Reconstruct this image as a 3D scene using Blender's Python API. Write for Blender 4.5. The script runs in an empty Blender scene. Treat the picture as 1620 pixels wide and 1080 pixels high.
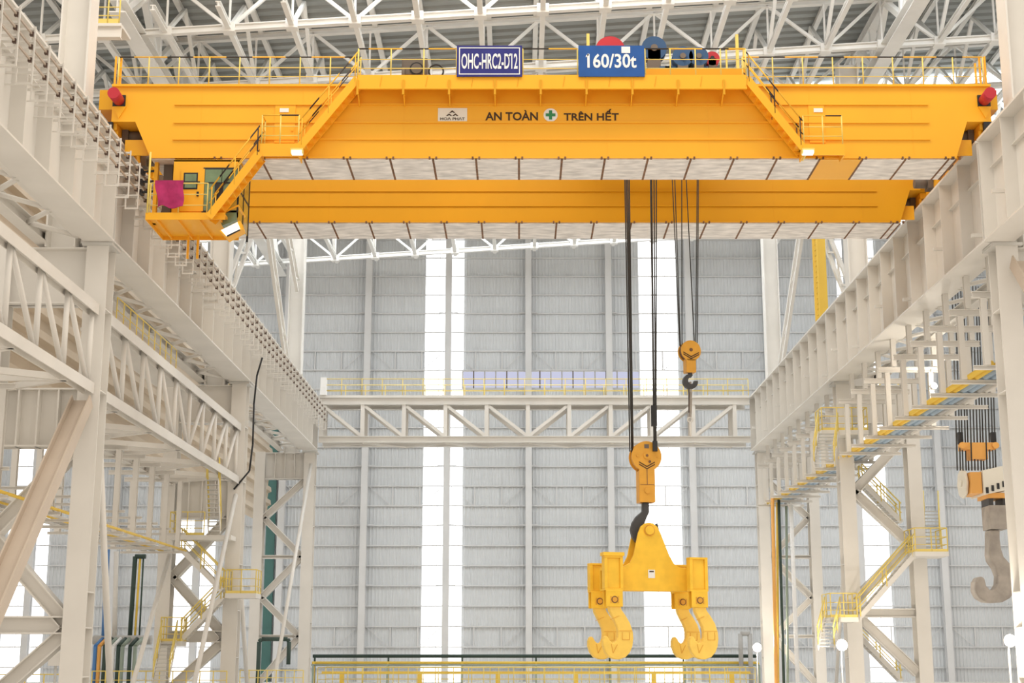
import bpy, math, random
from mathutils import Vector, Matrix
random.seed(7)
C = bpy.context.scene.collection
R = math.radians
H = 1.8                      # eye height above the hall floor; the numbers below count heights from the eye
F, CX, CY, TH = 2300.0, 822.0, 540.0, R(12.27)
CT, ST = math.cos(TH), math.sin(TH)

# ---------------------------------------------------------------- camera, sky, lights, exposure
cam = bpy.data.objects.new('camera', bpy.data.cameras.new('camera'))
C.objects.link(cam)
cam.location = (0, 0, H)
cam.rotation_euler = (math.pi / 2 + TH, 0, 0)
cam.data.sensor_fit = 'HORIZONTAL'
cam.data.sensor_width = 36.0
cam.data.lens = F / 1620 * 36.0
cam.data.shift_x = -(CX - 810) / 1620
cam.data.clip_end = 400
bpy.context.scene.camera = cam

wd = bpy.data.worlds.new('daylight')
bpy.context.scene.world = wd
wd.use_nodes = True
bg = wd.node_tree.nodes['Background']
bg.inputs[0].default_value = (1.0, 0.905, 0.79, 1)
bg.inputs[1].default_value = 0.92

def area(name, loc, target, sx, sy, power, col):
    l = bpy.data.lights.new(name, 'AREA')
    l.shape = 'RECTANGLE'; l.size = sx; l.size_y = sy; l.energy = power; l.color = col
    o = bpy.data.objects.new(name, l); C.objects.link(o)
    o.location = loc
    o.rotation_euler = (Vector(target) - Vector(loc)).to_track_quat('-Z', 'Y').to_euler()
    return o
area('added_fill_light', (1, 36, 40), (1, 48, 6), 34, 8, 5200, (1.0, 0.93, 0.82))  # unseen fill light added above the view to brighten crane and floor

sc = bpy.context.scene
sc.view_settings.view_transform = 'Standard'
sc.view_settings.look = 'None'
sc.view_settings.gamma = 1
sc.view_settings.exposure = 0.12
sc.view_settings.use_curve_mapping = False
sc.cycles.use_denoising = True
sc.cycles.max_bounces = 6
sc.cycles.diffuse_bounces = 4
sc.cycles.sample_clamp_indirect = 6

# ---------------------------------------------------------------- materials
def mat(name, col, rough=0.55, metal=0.0, var=0.06, scale=0.7, bump=0.0, spec=0.4, streak=None):
    m = bpy.data.materials.new(name); m.use_nodes = True
    nt = m.node_tree; b = nt.nodes['Principled BSDF']
    b.inputs['Roughness'].default_value = rough
    b.inputs['Metallic'].default_value = metal
    b.inputs['Specular IOR Level'].default_value = spec
    tc = nt.nodes.new('ShaderNodeTexCoord')
    mp = nt.nodes.new('ShaderNodeMapping')
    if streak: mp.inputs['Scale'].default_value = streak
    nt.links.new(tc.outputs['Object'], mp.inputs[0])
    n = nt.nodes.new('ShaderNodeTexNoise'); n.inputs['Scale'].default_value = scale; n.inputs['Detail'].default_value = 5
    nt.links.new(mp.outputs[0], n.inputs['Vector'])
    r = nt.nodes.new('ShaderNodeValToRGB')
    r.color_ramp.elements[0].position = 0.3; r.color_ramp.elements[1].position = 0.7
    r.color_ramp.elements[0].color = tuple(max(0, c * (1 - var)) for c in col) + (1,)
    r.color_ramp.elements[1].color = tuple(min(1, c * (1 + var)) for c in col) + (1,)
    nt.links.new(n.outputs['Fac'], r.inputs[0])
    nt.links.new(r.outputs[0], b.inputs['Base Color'])
    if bump:
        bp = nt.nodes.new('ShaderNodeBump'); bp.inputs['Strength'].default_value = bump; bp.inputs['Distance'].default_value = 0.02
        nt.links.new(n.outputs['Fac'], bp.inputs['Height']); nt.links.new(bp.outputs[0], b.inputs['Normal'])
    return m
def emit(name, col, s):
    m = bpy.data.materials.new(name); m.use_nodes = True
    nt = m.node_tree; nt.nodes.remove(nt.nodes['Principled BSDF'])
    e = nt.nodes.new('ShaderNodeEmission'); e.inputs[0].default_value = col + (1,); e.inputs[1].default_value = s
    nt.links.new(e.outputs[0], nt.nodes['Material Output'].inputs[0])
    return m
def striped(name, a, bcol, period, part=0.52):
    m = mat(name, a, 0.5); nt = m.node_tree; b = nt.nodes['Principled BSDF']
    tc = nt.nodes.new('ShaderNodeTexCoord'); sp = nt.nodes.new('ShaderNodeSeparateXYZ')
    nt.links.new(tc.outputs['Object'], sp.inputs[0])
    d = nt.nodes.new('ShaderNodeMath'); d.operation = 'DIVIDE'; d.inputs[1].default_value = period
    f = nt.nodes.new('ShaderNodeMath'); f.operation = 'FRACT'
    g = nt.nodes.new('ShaderNodeMath'); g.operation = 'GREATER_THAN'; g.inputs[1].default_value = part
    nt.links.new(sp.outputs[0], d.inputs[0]); nt.links.new(d.outputs[0], f.inputs[0]); nt.links.new(f.outputs[0], g.inputs[0])
    mx = nt.nodes.new('ShaderNodeMix'); mx.data_type = 'RGBA'
    mx.inputs[6].default_value = a + (1,); mx.inputs[7].default_value = bcol + (1,)
    nt.links.new(g.outputs[0], mx.inputs[0]); nt.links.new(mx.outputs[2], b.inputs['Base Color'])
    return m

M = dict(
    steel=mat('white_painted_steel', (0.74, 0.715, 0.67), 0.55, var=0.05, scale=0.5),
    steel_shaded=mat('white_steel_shaded', (0.56, 0.475, 0.39), 0.55, var=0.06, scale=0.5),  # shade on the heavy braces put into the paint colour
    steel_dull=mat('grey_painted_steel', (0.60, 0.59, 0.56), 0.6, var=0.06),
    roofsteel=mat('roof_steel_paint', (0.83, 0.825, 0.80), 0.55, var=0.05),
    clad=mat('grey_cladding', (0.675, 0.70, 0.72), 0.5, var=0.04, scale=0.15),
    clad_tan=mat('tan_cladding', (0.64, 0.54, 0.42), 0.6, var=0.08, scale=0.4),
    girt=mat('girt_paint', (0.70, 0.705, 0.71), 0.55, var=0.03),
    roof=mat('roof_sheet', (0.33, 0.35, 0.345), 0.5, var=0.08, scale=0.3),
    floor=mat('concrete_floor', (0.74, 0.715, 0.68), 0.7, var=0.08, scale=0.2),
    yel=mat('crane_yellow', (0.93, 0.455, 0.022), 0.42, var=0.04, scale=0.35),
    yel_deep=mat('crane_yellow_deep', (0.70, 0.34, 0.006), 0.45, var=0.05, scale=0.35),  # darker crane yellow for the rear girder, carriages and trolley frame
    lemon_pale=mat('hook_pale_yellow', (0.96, 0.63, 0.12), 0.5, var=0.07, scale=2.5, bump=0.1),
    lemon=mat('hook_yellow', (0.93, 0.565, 0.045), 0.5, var=0.08, scale=2.5, bump=0.1),
    orange=mat('hook_block_orange', (0.74, 0.365, 0.045), 0.45, var=0.08, scale=2.0),
    rail=mat('railing_yellow', (0.82, 0.64, 0.17), 0.5, var=0.06),
    stripe=striped('yellow_black_rail', (0.85, 0.48, 0.04), (0.02, 0.016, 0.014), 2.0, .56),
    stripe_s=striped('yellow_black_handrail', (0.85, 0.48, 0.04), (0.03, 0.018, 0.014), .95, .68),
    soffit=mat('worn_primer', (0.80, 0.765, 0.735), 0.65, var=0.24, scale=1.6, streak=(1.0, 3.0, 1.0)),
    rust=mat('rusty_seam', (0.20, 0.10, 0.05), 0.8, var=0.4, scale=5),
    black=mat('black_paint', (0.022, 0.022, 0.024), 0.5, var=0.2),
    rope=mat('greased_wire_rope', (0.045, 0.043, 0.04), 0.6, var=0.2, scale=6),
    hookdark=mat('dark_forged_steel', (0.06, 0.06, 0.063), 0.5, var=0.15, scale=3),
    hookgrey=mat('weathered_cast_steel', (0.40, 0.36, 0.32), 0.7, var=0.18, scale=2, bump=0.3),
    red=mat('buffer_red', (0.48, 0.025, 0.04), 0.5, var=0.1),
    cloth=mat('magenta_cloth', (0.42, 0.03, 0.13), 0.9, var=0.2, scale=4, bump=0.3),
    blue=mat('sign_blue', (0.014, 0.09, 0.33), 0.4, var=0.08, scale=3),
    navy=mat('sign_navy', (0.022, 0.024, 0.19), 0.4, var=0.1, scale=3),
    machine=mat('machine_blue', (0.03, 0.085, 0.20), 0.45, var=0.1),
    motor=mat('motor_grey_brown', (0.15, 0.125, 0.105), 0.6, var=0.1),
    white=mat('sign_white', (0.85, 0.85, 0.84), 0.5, var=0.02),
    cream=mat('label_cream', (0.82, 0.78, 0.68), 0.6, var=0.03),
    green=mat('safety_green', (0.03, 0.24, 0.09), 0.5, var=0.05),
    letter=mat('letter_brown_black', (0.05, 0.025, 0.012), 0.6, var=0.1),
    glass=mat('cab_glass_green', (0.16, 0.24, 0.13), 0.12, var=0.25, scale=1.5, spec=0.6),
    glass_y=mat('cab_glass_amber', (0.50, 0.33, 0.06), 0.15, var=0.2, scale=1.5, spec=0.6),
    pipeg=mat('pipe_green', (0.035, 0.062, 0.05), 0.5, var=0.1),
    pipesage=mat('pipe_sage', (0.30, 0.36, 0.30), 0.6, var=0.1),
    pipeb=mat('pipe_blue', (0.08, 0.22, 0.50), 0.5, var=0.08),
    pipesky=mat('pipe_pale_blue', (0.36, 0.46, 0.56), 0.5, var=0.08),
    pipey=mat('pipe_yellow', (0.85, 0.58, 0.09), 0.5, var=0.05),
    pipeo=mat('pipe_orange', (0.80, 0.40, 0.10), 0.5, var=0.05),
    pipegr=mat('pipe_grey', (0.45, 0.44, 0.42), 0.5, var=0.08),
    teal=mat('teal_sheet', (0.07, 0.17, 0.155), 0.6, var=0.08),
    alu=mat('conductor_metal', (0.40, 0.325, 0.26), 0.5, var=0.1),
    insul=mat('insulator_brown', (0.10, 0.06, 0.045), 0.6, var=0.1),
    day=emit('daylight_panel', (1.0, 1.0, 1.0), 2.4),
    sky=emit('added_roof_glow', (0.95, 0.98, 1.0), 6.3),  # glow for the added roof strips, there only to brighten the hall
    louvre=emit('daylight_louvre', (0.74, 0.755, 0.96), 0.74),
    lamp=emit('lamp_light', (1.0, 0.95, 0.85), 30.0),
    lamp_soft=emit('lamp_lens', (1.0, 0.96, 0.84), 1.6),
)

# ---------------------------------------------------------------- pixel rays (photograph frame 1620 x 1080) used as a measuring aid
def ray(px, py):
    v = (CY - py) / F
    return (px - CX) / F, CT - v * ST, ST + v * CT
def at(px, py, Y):
    x, y, z = ray(px, py); t = Y / y
    return Vector((x * t, Y, z * t))
def atX(px, py, X):
    x, y, z = ray(px, py); t = X / x
    return Vector((X, y * t, z * t))
def zat(py, Y):
    return at(CX, py, Y).z
def xat(px, py, Y):
    return at(px, py, Y).x

# ---------------------------------------------------------------- mesh builder
V = Vector
class MB:
    def __init__(s): s.v = []; s.f = []; s.sm = []
    def _add(s, vs, fs, smooth=None):
        b = len(s.v); s.v += [tuple(v) for v in vs]
        s.f += [tuple(b + i for i in f) for f in fs]
        s.sm += smooth if smooth else [False] * len(fs)
        return s
    def box(s, a, b):
        x0, y0, z0 = (min(a[i], b[i]) for i in range(3)); x1, y1, z1 = (max(a[i], b[i]) for i in range(3))
        return s._add([(x0,y0,z0),(x1,y0,z0),(x1,y1,z0),(x0,y1,z0),(x0,y0,z1),(x1,y0,z1),(x1,y1,z1),(x0,y1,z1)],
                      [(0,3,2,1),(4,5,6,7),(0,1,5,4),(1,2,6,5),(2,3,7,6),(3,0,4,7)])
    def bar(s, p, q, w, h, up=(0, 0, 1), off=(0, 0)):
        p, q = V(p), V(q); d = (q - p).normalized(); u = V(up)
        if abs(d.dot(u)) > 0.995: u = V((0, 1, 0)) if abs(d.y) < 0.9 else V((1, 0, 0))
        sx = d.cross(u).normalized(); uy = sx.cross(d).normalized()
        o = sx * off[0] + uy * off[1]
        c = [sx * a * w / 2 + uy * b * h / 2 for a, b in ((-1,-1),(1,-1),(1,1),(-1,1))]
        return s._add([p + o + x for x in c] + [q + o + x for x in c],
                      [(0,1,2,3),(7,6,5,4),(0,4,5,1),(1,5,6,2),(2,6,7,3),(3,7,4,0)])
    def hsec(s, p, q, w, h, t=0.04, up=(0, 0, 1)):        # flanges across `up`, web between
        s.bar(p, q, w, t, up, (0, h / 2 - t / 2)); s.bar(p, q, w, t, up, (0, -h / 2 + t / 2))
        return s.bar(p, q, t, h - 2 * t, up)
    def tube(s, p, q, r, n=8, r2=None):
        p, q = V(p), V(q); d = (q - p).normalized(); u = V((0, 0, 1)) if abs(d.z) < 0.9 else V((1, 0, 0))
        a = d.cross(u).normalized(); b = a.cross(d); r2 = r if r2 is None else r2
        k = [2 * math.pi * i / n for i in range(n)]
        vs = [p + (a * math.cos(x) + b * math.sin(x)) * r for x in k] + [q + (a * math.cos(x) + b * math.sin(x)) * r2 for x in k]
        fs = [(i, (i + 1) % n, n + (i + 1) % n, n + i) for i in range(n)] + [tuple(range(n))[::-1], tuple(range(n, 2 * n))]
        return s._add(vs, fs, [True] * n + [False, False])
    def path(s, pts, r, n=8):
        for a, b in zip(pts, pts[1:]): s.tube(a, b, r, n)
        return s
    def prism(s, poly, o, ax, ay, depth):                 # polygon in the plane (ax, ay) at o, pushed along depth (a vector)
        o, ax, ay, dp = V(o), V(ax), V(ay), V(depth); n = len(poly)
        vs = [o + ax * a + ay * b for a, b in poly]; vs += [x + dp for x in vs]
        return s._add(vs, [tuple(range(n))[::-1], tuple(range(n, 2 * n))] + [(i, (i + 1) % n, n + (i + 1) % n, n + i) for i in range(n)])
    def xz(s, pts, y0, y1):                               # outline given as (x, z), from depth y0 to y1
        return s.prism(pts, (0, y0, 0), (1, 0, 0), (0, 0, 1), (0, y1 - y0, 0))
    def disc(s, c, axis, r, t, n=28):
        c, a = V(c), V(axis).normalized()
        return s.tube(c - a * t / 2, c + a * t / 2, r, n)
    def ring(s, c, axis, r, rr, n=24, m=8):
        c, a = V(c), V(axis).normalized(); u = V((0, 0, 1)) if abs(a.z) < 0.9 else V((1, 0, 0))
        e = a.cross(u).normalized(); g = e.cross(a); vs, fs = [], []
        for i in range(n):
            t = 2 * math.pi * i / n; d = e * math.cos(t) + g * math.sin(t)
            for j in range(m):
                q = 2 * math.pi * j / m; vs.append(c + d * (r + rr * math.cos(q)) + a * rr * math.sin(q))
        for i in range(n):
            for j in range(m):
                fs.append((i * m + j, i * m + (j + 1) % m, ((i + 1) % n) * m + (j + 1) % m, ((i + 1) % n) * m + j))
        return s._add(vs, fs, [True] * len(fs))
    def build(s, name, m, parent=None, local=False, bevel=0.0):
        off = V((0, 0, H)); p = parent
        if local: off = V((0, 0, 0))
        else:
            while p is not None: off -= p.location; p = p.parent
        me = bpy.data.meshes.new(name)
        me.from_pydata([V(v) + off for v in s.v], [], s.f)
        me.polygons.foreach_set('use_smooth', s.sm)
        me.update()
        o = bpy.data.objects.new(name, me); C.objects.link(o)
        me.materials.append(M[m] if isinstance(m, str) else m)
        if parent: o.parent = parent
        if bevel:
            bv = o.modifiers.new('bevel', 'BEVEL'); bv.width = bevel; bv.segments = 2; bv.limit_method = 'ANGLE'
        return o

def tag(o, label, cat, group=None, kind='thing'):
    o['label'] = label; o['category'] = cat; o['kind'] = kind
    if group: o['group'] = group
    return o
def thing(name, label, cat, loc, group=None, rz=0.0):
    o = bpy.data.objects.new(name, None); C.objects.link(o); o.empty_display_size = 0.3
    o.location = V(loc) + V((0, 0, H)); o.rotation_euler = (0, 0, rz)
    return tag(o, label, cat, group)
def struct(name, mb, m, parent=None):
    o = mb.build(name, m, parent)
    o['kind'] = 'structure'
    return o
def lab(o, label): o['label'] = label; return o
def copy_part(src, parent, loc):
    c = src.copy(); C.objects.link(c); c.parent = parent; c.location = loc
    return c
def copy_tree(root, loc, label=None, rz=None):
    r = root.copy(); C.objects.link(r); r.location = loc
    if label: r['label'] = label
    if rz is not None: r.rotation_euler = (0, 0, rz)
    for ch in list(root.children):
        c = ch.copy(); C.objects.link(c); c.parent = r
        for g in list(ch.children):
            d = g.copy(); C.objects.link(d); d.parent = c
    return r
ORD = ['first', 'second', 'third', 'fourth', 'fifth', 'sixth', 'seventh', 'eighth', 'ninth', 'tenth', 'eleventh', 'twelfth',
       'thirteenth', 'fourteenth', 'fifteenth', 'sixteenth', 'seventeenth', 'eighteenth', 'nineteenth', 'twentieth',
       'twenty-first', 'twenty-second', 'twenty-third', 'twenty-fourth']

def letters(name, body, m, parent, c, w, h, y, fat=0.0, sub=None):
    """Raised lettering fitted into a w x h rectangle centred on c = (x, z), its face at depth y, facing the eye."""
    cu = bpy.data.curves.new(name, 'FONT'); cu.body = body; cu.extrude = 0.012; cu.offset = fat
    cu.align_x = 'CENTER'; cu.resolution_u = 3
    t = bpy.data.objects.new(name, cu); C.objects.link(t)
    dg = bpy.context.evaluated_depsgraph_get()
    me = bpy.data.meshes.new_from_object(t.evaluated_get(dg))
    bpy.data.objects.remove(t)
    xs = [v.co.x for v in me.vertices]; ys = [v.co.y for v in me.vertices]
    sx = w / (max(xs) - min(xs)); sy = h / (max(ys) - min(ys))
    mx = (max(xs) + min(xs)) / 2; my = (max(ys) + min(ys)) / 2
    off = V((0, 0, H)); p = parent
    while p is not None: off -= p.location; p = p.parent
    for v in me.vertices:
        x, yy, z = v.co
        v.co = V((c[0] + (x - mx) * sx, y - z * 1.0, c[1] + (yy - my) * sy)) + off
    me.materials.clear(); me.materials.append(M[m])
    o = bpy.data.objects.new(name, me); C.objects.link(o)
    if parent: o.parent = parent
    return o

def railing(pts, h, parent, step=1.0, mats=('rail', 'rail'), r=0.022, rails=(1.0, 0.62, 0.3), name_post='post', name_rail='rail', toe=None):
    """Posts and rails along a broken line of floor points, as children of parent."""
    for i, (a, b) in enumerate(zip(pts, pts[1:])):
        a, b = V(a), V(b); n = max(1, round((b - a).length / step))
        for k in range(n + (1 if i == len(pts) - 2 else 0)):
            p = a.lerp(b, k / n)
            MB().tube(p, p + V((0, 0, h)), r, 6).build(name_post, mats[0], parent)
    for j, q in enumerate(rails):
        mb = MB()
        for a, b in zip(pts, pts[1:]): mb.tube(V(a) + V((0, 0, h * q)), V(b) + V((0, 0, h * q)), r if j == 0 else r * 0.7, 6)
        mb.build(name_rail, mats[1] if j == 0 else mats[0], parent)
    if toe:
        mb = MB()
        for a, b in zip(pts, pts[1:]): mb.bar(V(a) + V((0, 0, toe / 2)), V(b) + V((0, 0, toe / 2)), 0.02, toe)
        mb.build('toe_board', mats[0], parent)
# ---------------------------------------------------------------- main dimensions
DY = [21.4, 46.0, 70.7, 95.3]            # column lines
ZG0, ZG1 = 13.34, 17.0                     # runway girder, bottom and top
XW = {'l': -13.8, 'r': 15.73}              # runway girder webs
XI = {'l': -13.85, 'r': 16.0}              # inner column shafts
XO = {'l': -17.1, 'r': 19.3}               # outer column shafts
XU = {'l': -15.1, 'r': 17.05}               # upper column shafts
SG = {'l': 1, 'r': -1}                     # towards the middle of the hall
SIDE = {'l': 'left', 'r': 'right'}
PLACE = ['near', 'middle', 'far']

# ---------------------------------------------------------------- shell
fl = MB(); fl.box((-60, -6, -H - 0.3), (62, 118, -H)); struct('floor', fl, 'floor')

YB = 115.0
STRIPS = [(-40.2, -37.0), (-27.0, -23.9), (xat(672, 600, YB), xat(733, 600, YB)), (xat(1013, 600, YB), xat(1073, 600, YB)), (25.9, 29.0)]
ZROOF = lambda x: 32.2 + 0.065 * x
def corrugated(x0, x1, z0, z1, y, period, depth):
    mb = MB(); n = max(1, round((x1 - x0) / period)); xs = []
    for i in range(n):
        a = x0 + (x1 - x0) * i / n; w = (x1 - x0) / n
        xs += [(a, y), (a + w * .55, y), (a + w * .65, y - depth), (a + w * .9, y - depth)]
    xs.append((x1, y)); m = len(xs)
    mb._add([(x, yy, z0) for x, yy in xs] + [(x, yy, z1) for x, yy in xs], [(i, i + 1, m + i + 1, m + i) for i in range(m - 1)])
    return mb
edges = [-58.0] + [e for s in STRIPS for e in s] + [60.0]
wall = MB()
for i in range(0, len(edges), 2):
    c = corrugated(edges[i], edges[i + 1], -H, 41.0, YB, 0.27, 0.05); wall._add(c.v, c.f)
WB = struct('wall_back', wall, 'clad')
ZK = lambda k: 0.82 + 1.557 * k
for k in range(-1, 25):                                   # horizontal girts across sheet and daylight strips
    g = MB().box((-58, YB - 0.20, ZK(k) - 0.045), (60, YB - 0.08, ZK(k) + 0.045)); g.build('girt', 'girt', WB)
for k in (0, 7, 14):                                      # short posts between two girts
    for j in range(-5, 6):
        x0 = 0.72 + 6.47 * j
        for q in (0.34, 0.67):
            MB().box((x0 + 6.47 * q - 0.05, YB - 0.19, ZK(k) + .045), (x0 + 6.47 * q + 0.05, YB - 0.09, ZK(k + 1) - .045)).build('girt_post', 'girt', WB)
        MB().bar((x0 + .3, YB - .2, ZK(k + 1)), (x0 + 2.1, YB - .2, ZK(k)), .05, .05).build('girt_brace', 'girt', WB)
        MB().bar((x0 + 6.2, YB - .2, ZK(k + 1)), (x0 + 4.4, YB - .2, ZK(k)), .05, .05).build('girt_brace', 'girt', WB)
for i, (a, b) in enumerate(STRIPS):
    w = struct('window_%d' % (i + 1), MB().box((a, YB - 0.02, -H), (b, YB + 0.02, 41.0)), 'day')
    for q in (0.36, 0.70):
        MB().box((a + (b - a) * q - .02, YB - .06, -H), (a + (b - a) * q + .02, YB - .021, 41.0)).build('panel_joint', 'white', w)
# the row of bluish louvred panes
lx0, lx1 = xat(732, 600, YB), xat(1011, 600, YB); lz0, lz1 = ZK(13) + .07, ZK(14) - .07
w6 = struct('window_6', MB().box((lx0, YB - .16, lz0), (lx1, YB - .1, lz0 + .06)).box((lx0, YB - .16, lz1 - .06), (lx1, YB - .1, lz1)), 'girt')
for i in range(16):
    a = lx0 + (lx1 - lx0) * i / 16; b = lx0 + (lx1 - lx0) * (i + 1) / 16
    MB().box((a + .05, YB - .13, lz0 + .06), (b - .05, YB - .10, lz1 - .06)).build('pane', 'louvre', w6)
    MB().box((a - .045, YB - .18, lz0), (a + .045, YB - .09, lz1)).build('mullion', 'motor' if i % 3 == 1 else 'pipegr', w6)
# roof sheet, ridged across the hall
rf = MB(); y = 59.0; prof = []
while y < 105.5:
    prof += [(y, 0), (y + .42, 0), (y + .50, .14), (y + .74, .14)]; y += .82
n = len(prof)
rf._add([(-58, a, ZROOF(-58) + b) for a, b in prof] + [(60, a, ZROOF(60) + b) for a, b in prof], [(i, i + 1, n + i + 1, n + i) for i in range(n - 1)])
y = 105.0; pr2 = []
while y < 116.5:
    pr2 += [(y, 0), (y + .42, 0), (y + .50, .14), (y + .74, .14)]; y += .82
n2 = len(pr2)
rf._add([(-58, a, ZROOF(-58) + 3.6 + b) for a, b in pr2] + [(60, a, ZROOF(60) + 3.6 + b) for a, b in pr2], [(i, i + 1, n2 + i + 1, n2 + i) for i in range(n2 - 1)])
CE = struct('ceiling', rf, 'roof')
for i, ya in enumerate((81.0, 88.5, 96.0, 60.0)):                # glowing strips added under the roof sheet to brighten hall and roof steel
    xa = -34 if i < 3 else -12
    sk = MB(); sk._add([(xa, ya, ZROOF(xa) - .06), (36, ya, ZROOF(36) - .06), (36, ya + 4.2, ZROOF(36) - .06), (xa, ya + 4.2, ZROOF(xa) - .06)], [(3, 2, 1, 0)])
    struct('window_%d' % (i + 7), sk, 'sky')
# tan cladding between the main hall and the side aisle
tw = MB(); n = 0; z = 10.0; pr = []
while z < 18.5: pr += [(z, 0), (z + .5, .05), (z + .6, .30), (z + .95, .26)]; z += 1.0
n = len(pr)
tw._add([(-19.6 + b, 50, a) for a, b in pr] + [(-19.6 + b, 113, a) for a, b in pr], [(i, i + 1, n + i + 1, n + i) for i in range(n - 1)])
struct('wall_left', tw, 'clad_tan')

for nm, x in (('wall_right', 40.0), ('wall_left_aisle', -44.0)):
    sw = MB(); sw.box((x - .05, 52, 14.0), (x + .05, 114.8, 36.0)); struct(nm, sw, 'clad')

# wind columns in front of the end wall
for j in range(-8, 9):
    x = 0.72 + 6.47 * j
    o = MB().hsec((x, YB - .62, -H), (x, YB - .62, min(34.5, ZROOF(x) + 3.3)), .5, .6, .05, up=(0, 1, 0)).build('wind_column', 'girt')
    d = 'pale wind column midway between the two central daylight strips' if j == 0 else '%s pale end-wall wind column %s of the one midway between the daylight strips' % (ORD[abs(j) - 1], 'left' if j < 0 else 'right')
    tag(o, d, 'column', 'wind columns along the end wall')
    if j in (-2, -1, 0, 1, 2):
        for k in (6, 9, 12, 17, 3):
            for s in (-1, 1): MB().bar((x + s * .24, YB - .4, ZK(k) + .05), (x + s * .75, YB - .32, ZK(k) + .05), .06, .06).build('knee_clip', 'girt', o)

# ---------------------------------------------------------------- columns
LACE_Z = [11.37, 8.97, 6.43, 3.8, 1.35, -1.6]
def column(s, k):
    y = DY[k]; sg = SG[s]; xi, xo, xu = XI[s], XO[s], XU[s]
    t = thing('crane_column', '%s %s stepped steel column carrying the crane runway%s' % (
        {'l': 'left-hand', 'r': 'right-hand'}[s], PLACE[k - 1],
        {1: '', 2: ', wrapped by yellow stairs', 3: ', beside the walkway bridge'}[k]), 'column', (xi, y, -H), 'stepped columns of the crane hall')
    far = k == 3
    sh = MB().hsec((xi, y + .42, -H), (xi, y + .42, ZG0 - .12 if not far else 13.25), .72, .86, .05, up=(0, 1, 0))
    for z in ([-.6, .9, 2.0, 8.4, 11.1] if k == 1 else [0, 2.2, 4.4, 8.4, 11.1]):
        sh.box((xi - .34, y + .04, z), (xi + .34, y + .80, z + .04))
    sh.build('inner_shaft', 'steel', t)
    MB().box((xi - .5, y - .1, ZG0 - .12), (xi + .5, y + .95, ZG0 - .02)).build('bearing_plate', 'steel_dull', t)
    MB().hsec((xo, y + .42, -H), (xo, y + .42, ZG0 - .05), .66, .86, .05, up=(0, 1, 0)).build('outer_shaft', 'steel', t)
    a, b = (xi - sg * .36, xo + sg * .33)
    z0, z1 = (11.5, 13.25) if far else (6.6, 8.5)
    plain = s == 'r' and not far
    cb = MB().box((a, y + .4, z0), (b, y + .46, z1)).box((a, y + .1, z1 - .05), (b, y + .76, z1)).box((a, y + .1, z0), (b, y + .76, z0 + .05))
    for q in (.25, .5, .75): cb.box((a + (b - a) * q - .025, y + .12, z0), (a + (b - a) * q + .025, y + .74, z1))
    if not plain: cb.build('cross_plate_beam', 'steel', t)
    if not far:
        cb = MB().box((a, y + .4, 11.3), (b, y + .46, 13.2)).box((a, y + .1, 13.15), (b, y + .76, 13.2)).box((a, y + .1, 11.3), (b, y + .76, 11.35))
        cb.build('column_head', 'steel', t)
    us = MB().hsec((xu, y + .42, 13.2), (xu, y + .42, ZROOF(xu) - 3.1), .9, 1.0, .06, up=(1, 0, 0)); us.build('upper_shaft', 'steel', t)
    zz = LACE_Z if far else [7.9, 5.4, 2.9] if plain else [6.6, 3.8, 1.1]
    w = .40 if far else .46
    for i in range(len(zz) - 1):
        p = (a if i % 2 == 0 else b); q = (b if i % 2 == 0 else a)
        MB().hsec((p, y + .42, zz[i]), (q, y + .42, zz[i + 1]), .5, w, .04, up=(0, 0, 1)).build('diagonal', 'steel', t)
    for z in ((6.43, 1.35) if far else ()):
        MB().hsec((a, y + .42, z), (b, y + .42, z), .5, .22, .04).build('strut', 'steel', t)
    if not far:
        zs = 2.1 if plain else 1.0; MB().hsec((a, y + .42, zs), (b, y + .42, zs), .6, .42 if plain else .55, .05).build('strut', 'steel', t)
        p0 = V((b, y + .42, -.7 if plain else -1.6)); MB().hsec((a, y + .42, 1.85 if plain else .75), p0, .5, w, .04).build('diagonal', 'steel', t)
        if s == 'r':
            MB().hsec((a, y + .42, 7.95), (b, y + .42, 10.6), .5, w, .04).build('diagonal', 'steel', t)
    return t
for s in 'lr':
    for k in (1, 2, 3): column(s, k)

# heavy and slender longitudinal braces
def brace(p, q, label, kind='tube', r=.11, m='steel'):
    mb = MB()
    if kind == 'tube': mb.tube(p, q, r, 10)
    else: mb.hsec(p, q, .46, .62, .05, up=(1, 0, 0))
    return tag(mb.build('column_brace', m), label, 'brace', 'longitudinal column braces')
brace((XI['l'] - .1, 45.7, 8.0), (XI['l'] - .1, 36.2, -1.6), 'heavy brown-shaded H-section brace slanting down in front of the near left column', 'h', m='steel_shaded')
brace((16.3, 45.7, 12.6), (16.3, 35.0, 2.0), 'heavy H-section brace slanting down from the top of the near right column', 'h', m='steel_shaded')
brace((XI['l'] + .1, 47.0, 7.4), (XI['l'] + .15, 50.3, -H), 'slender cream tube brace leaning against the far side of the near left column')
brace((XI['l'] + .1, 70.4, 7.7), (XI['l'] + .1, 62.5, -H), 'slender cream tube brace running down from the stair column toward the eye')
brace((XO['l'] + .3, 70.4, 4.9), (XO['l'] + .3, 64.2, -H), 'short cream tube brace behind the blue and green pipes')
brace((XI['l'] + .2, 71.8, 4.0), (XI['l'] + .25, 74.8, -H), 'slender cream tube brace just beyond the stair column, below the yellow landing')
brace((XI['l'] + .15, 95.0, 12.4), (XI['l'] + .1, 83.2, -H), 'long white tube brace leaning on the far left column')
brace((XI['r'] - .2, 71.8, 4.0), (XI['r'] - .2, 74.8, -H), 'slender white tube brace just beyond the right-hand stair column', r=.09)

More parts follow.
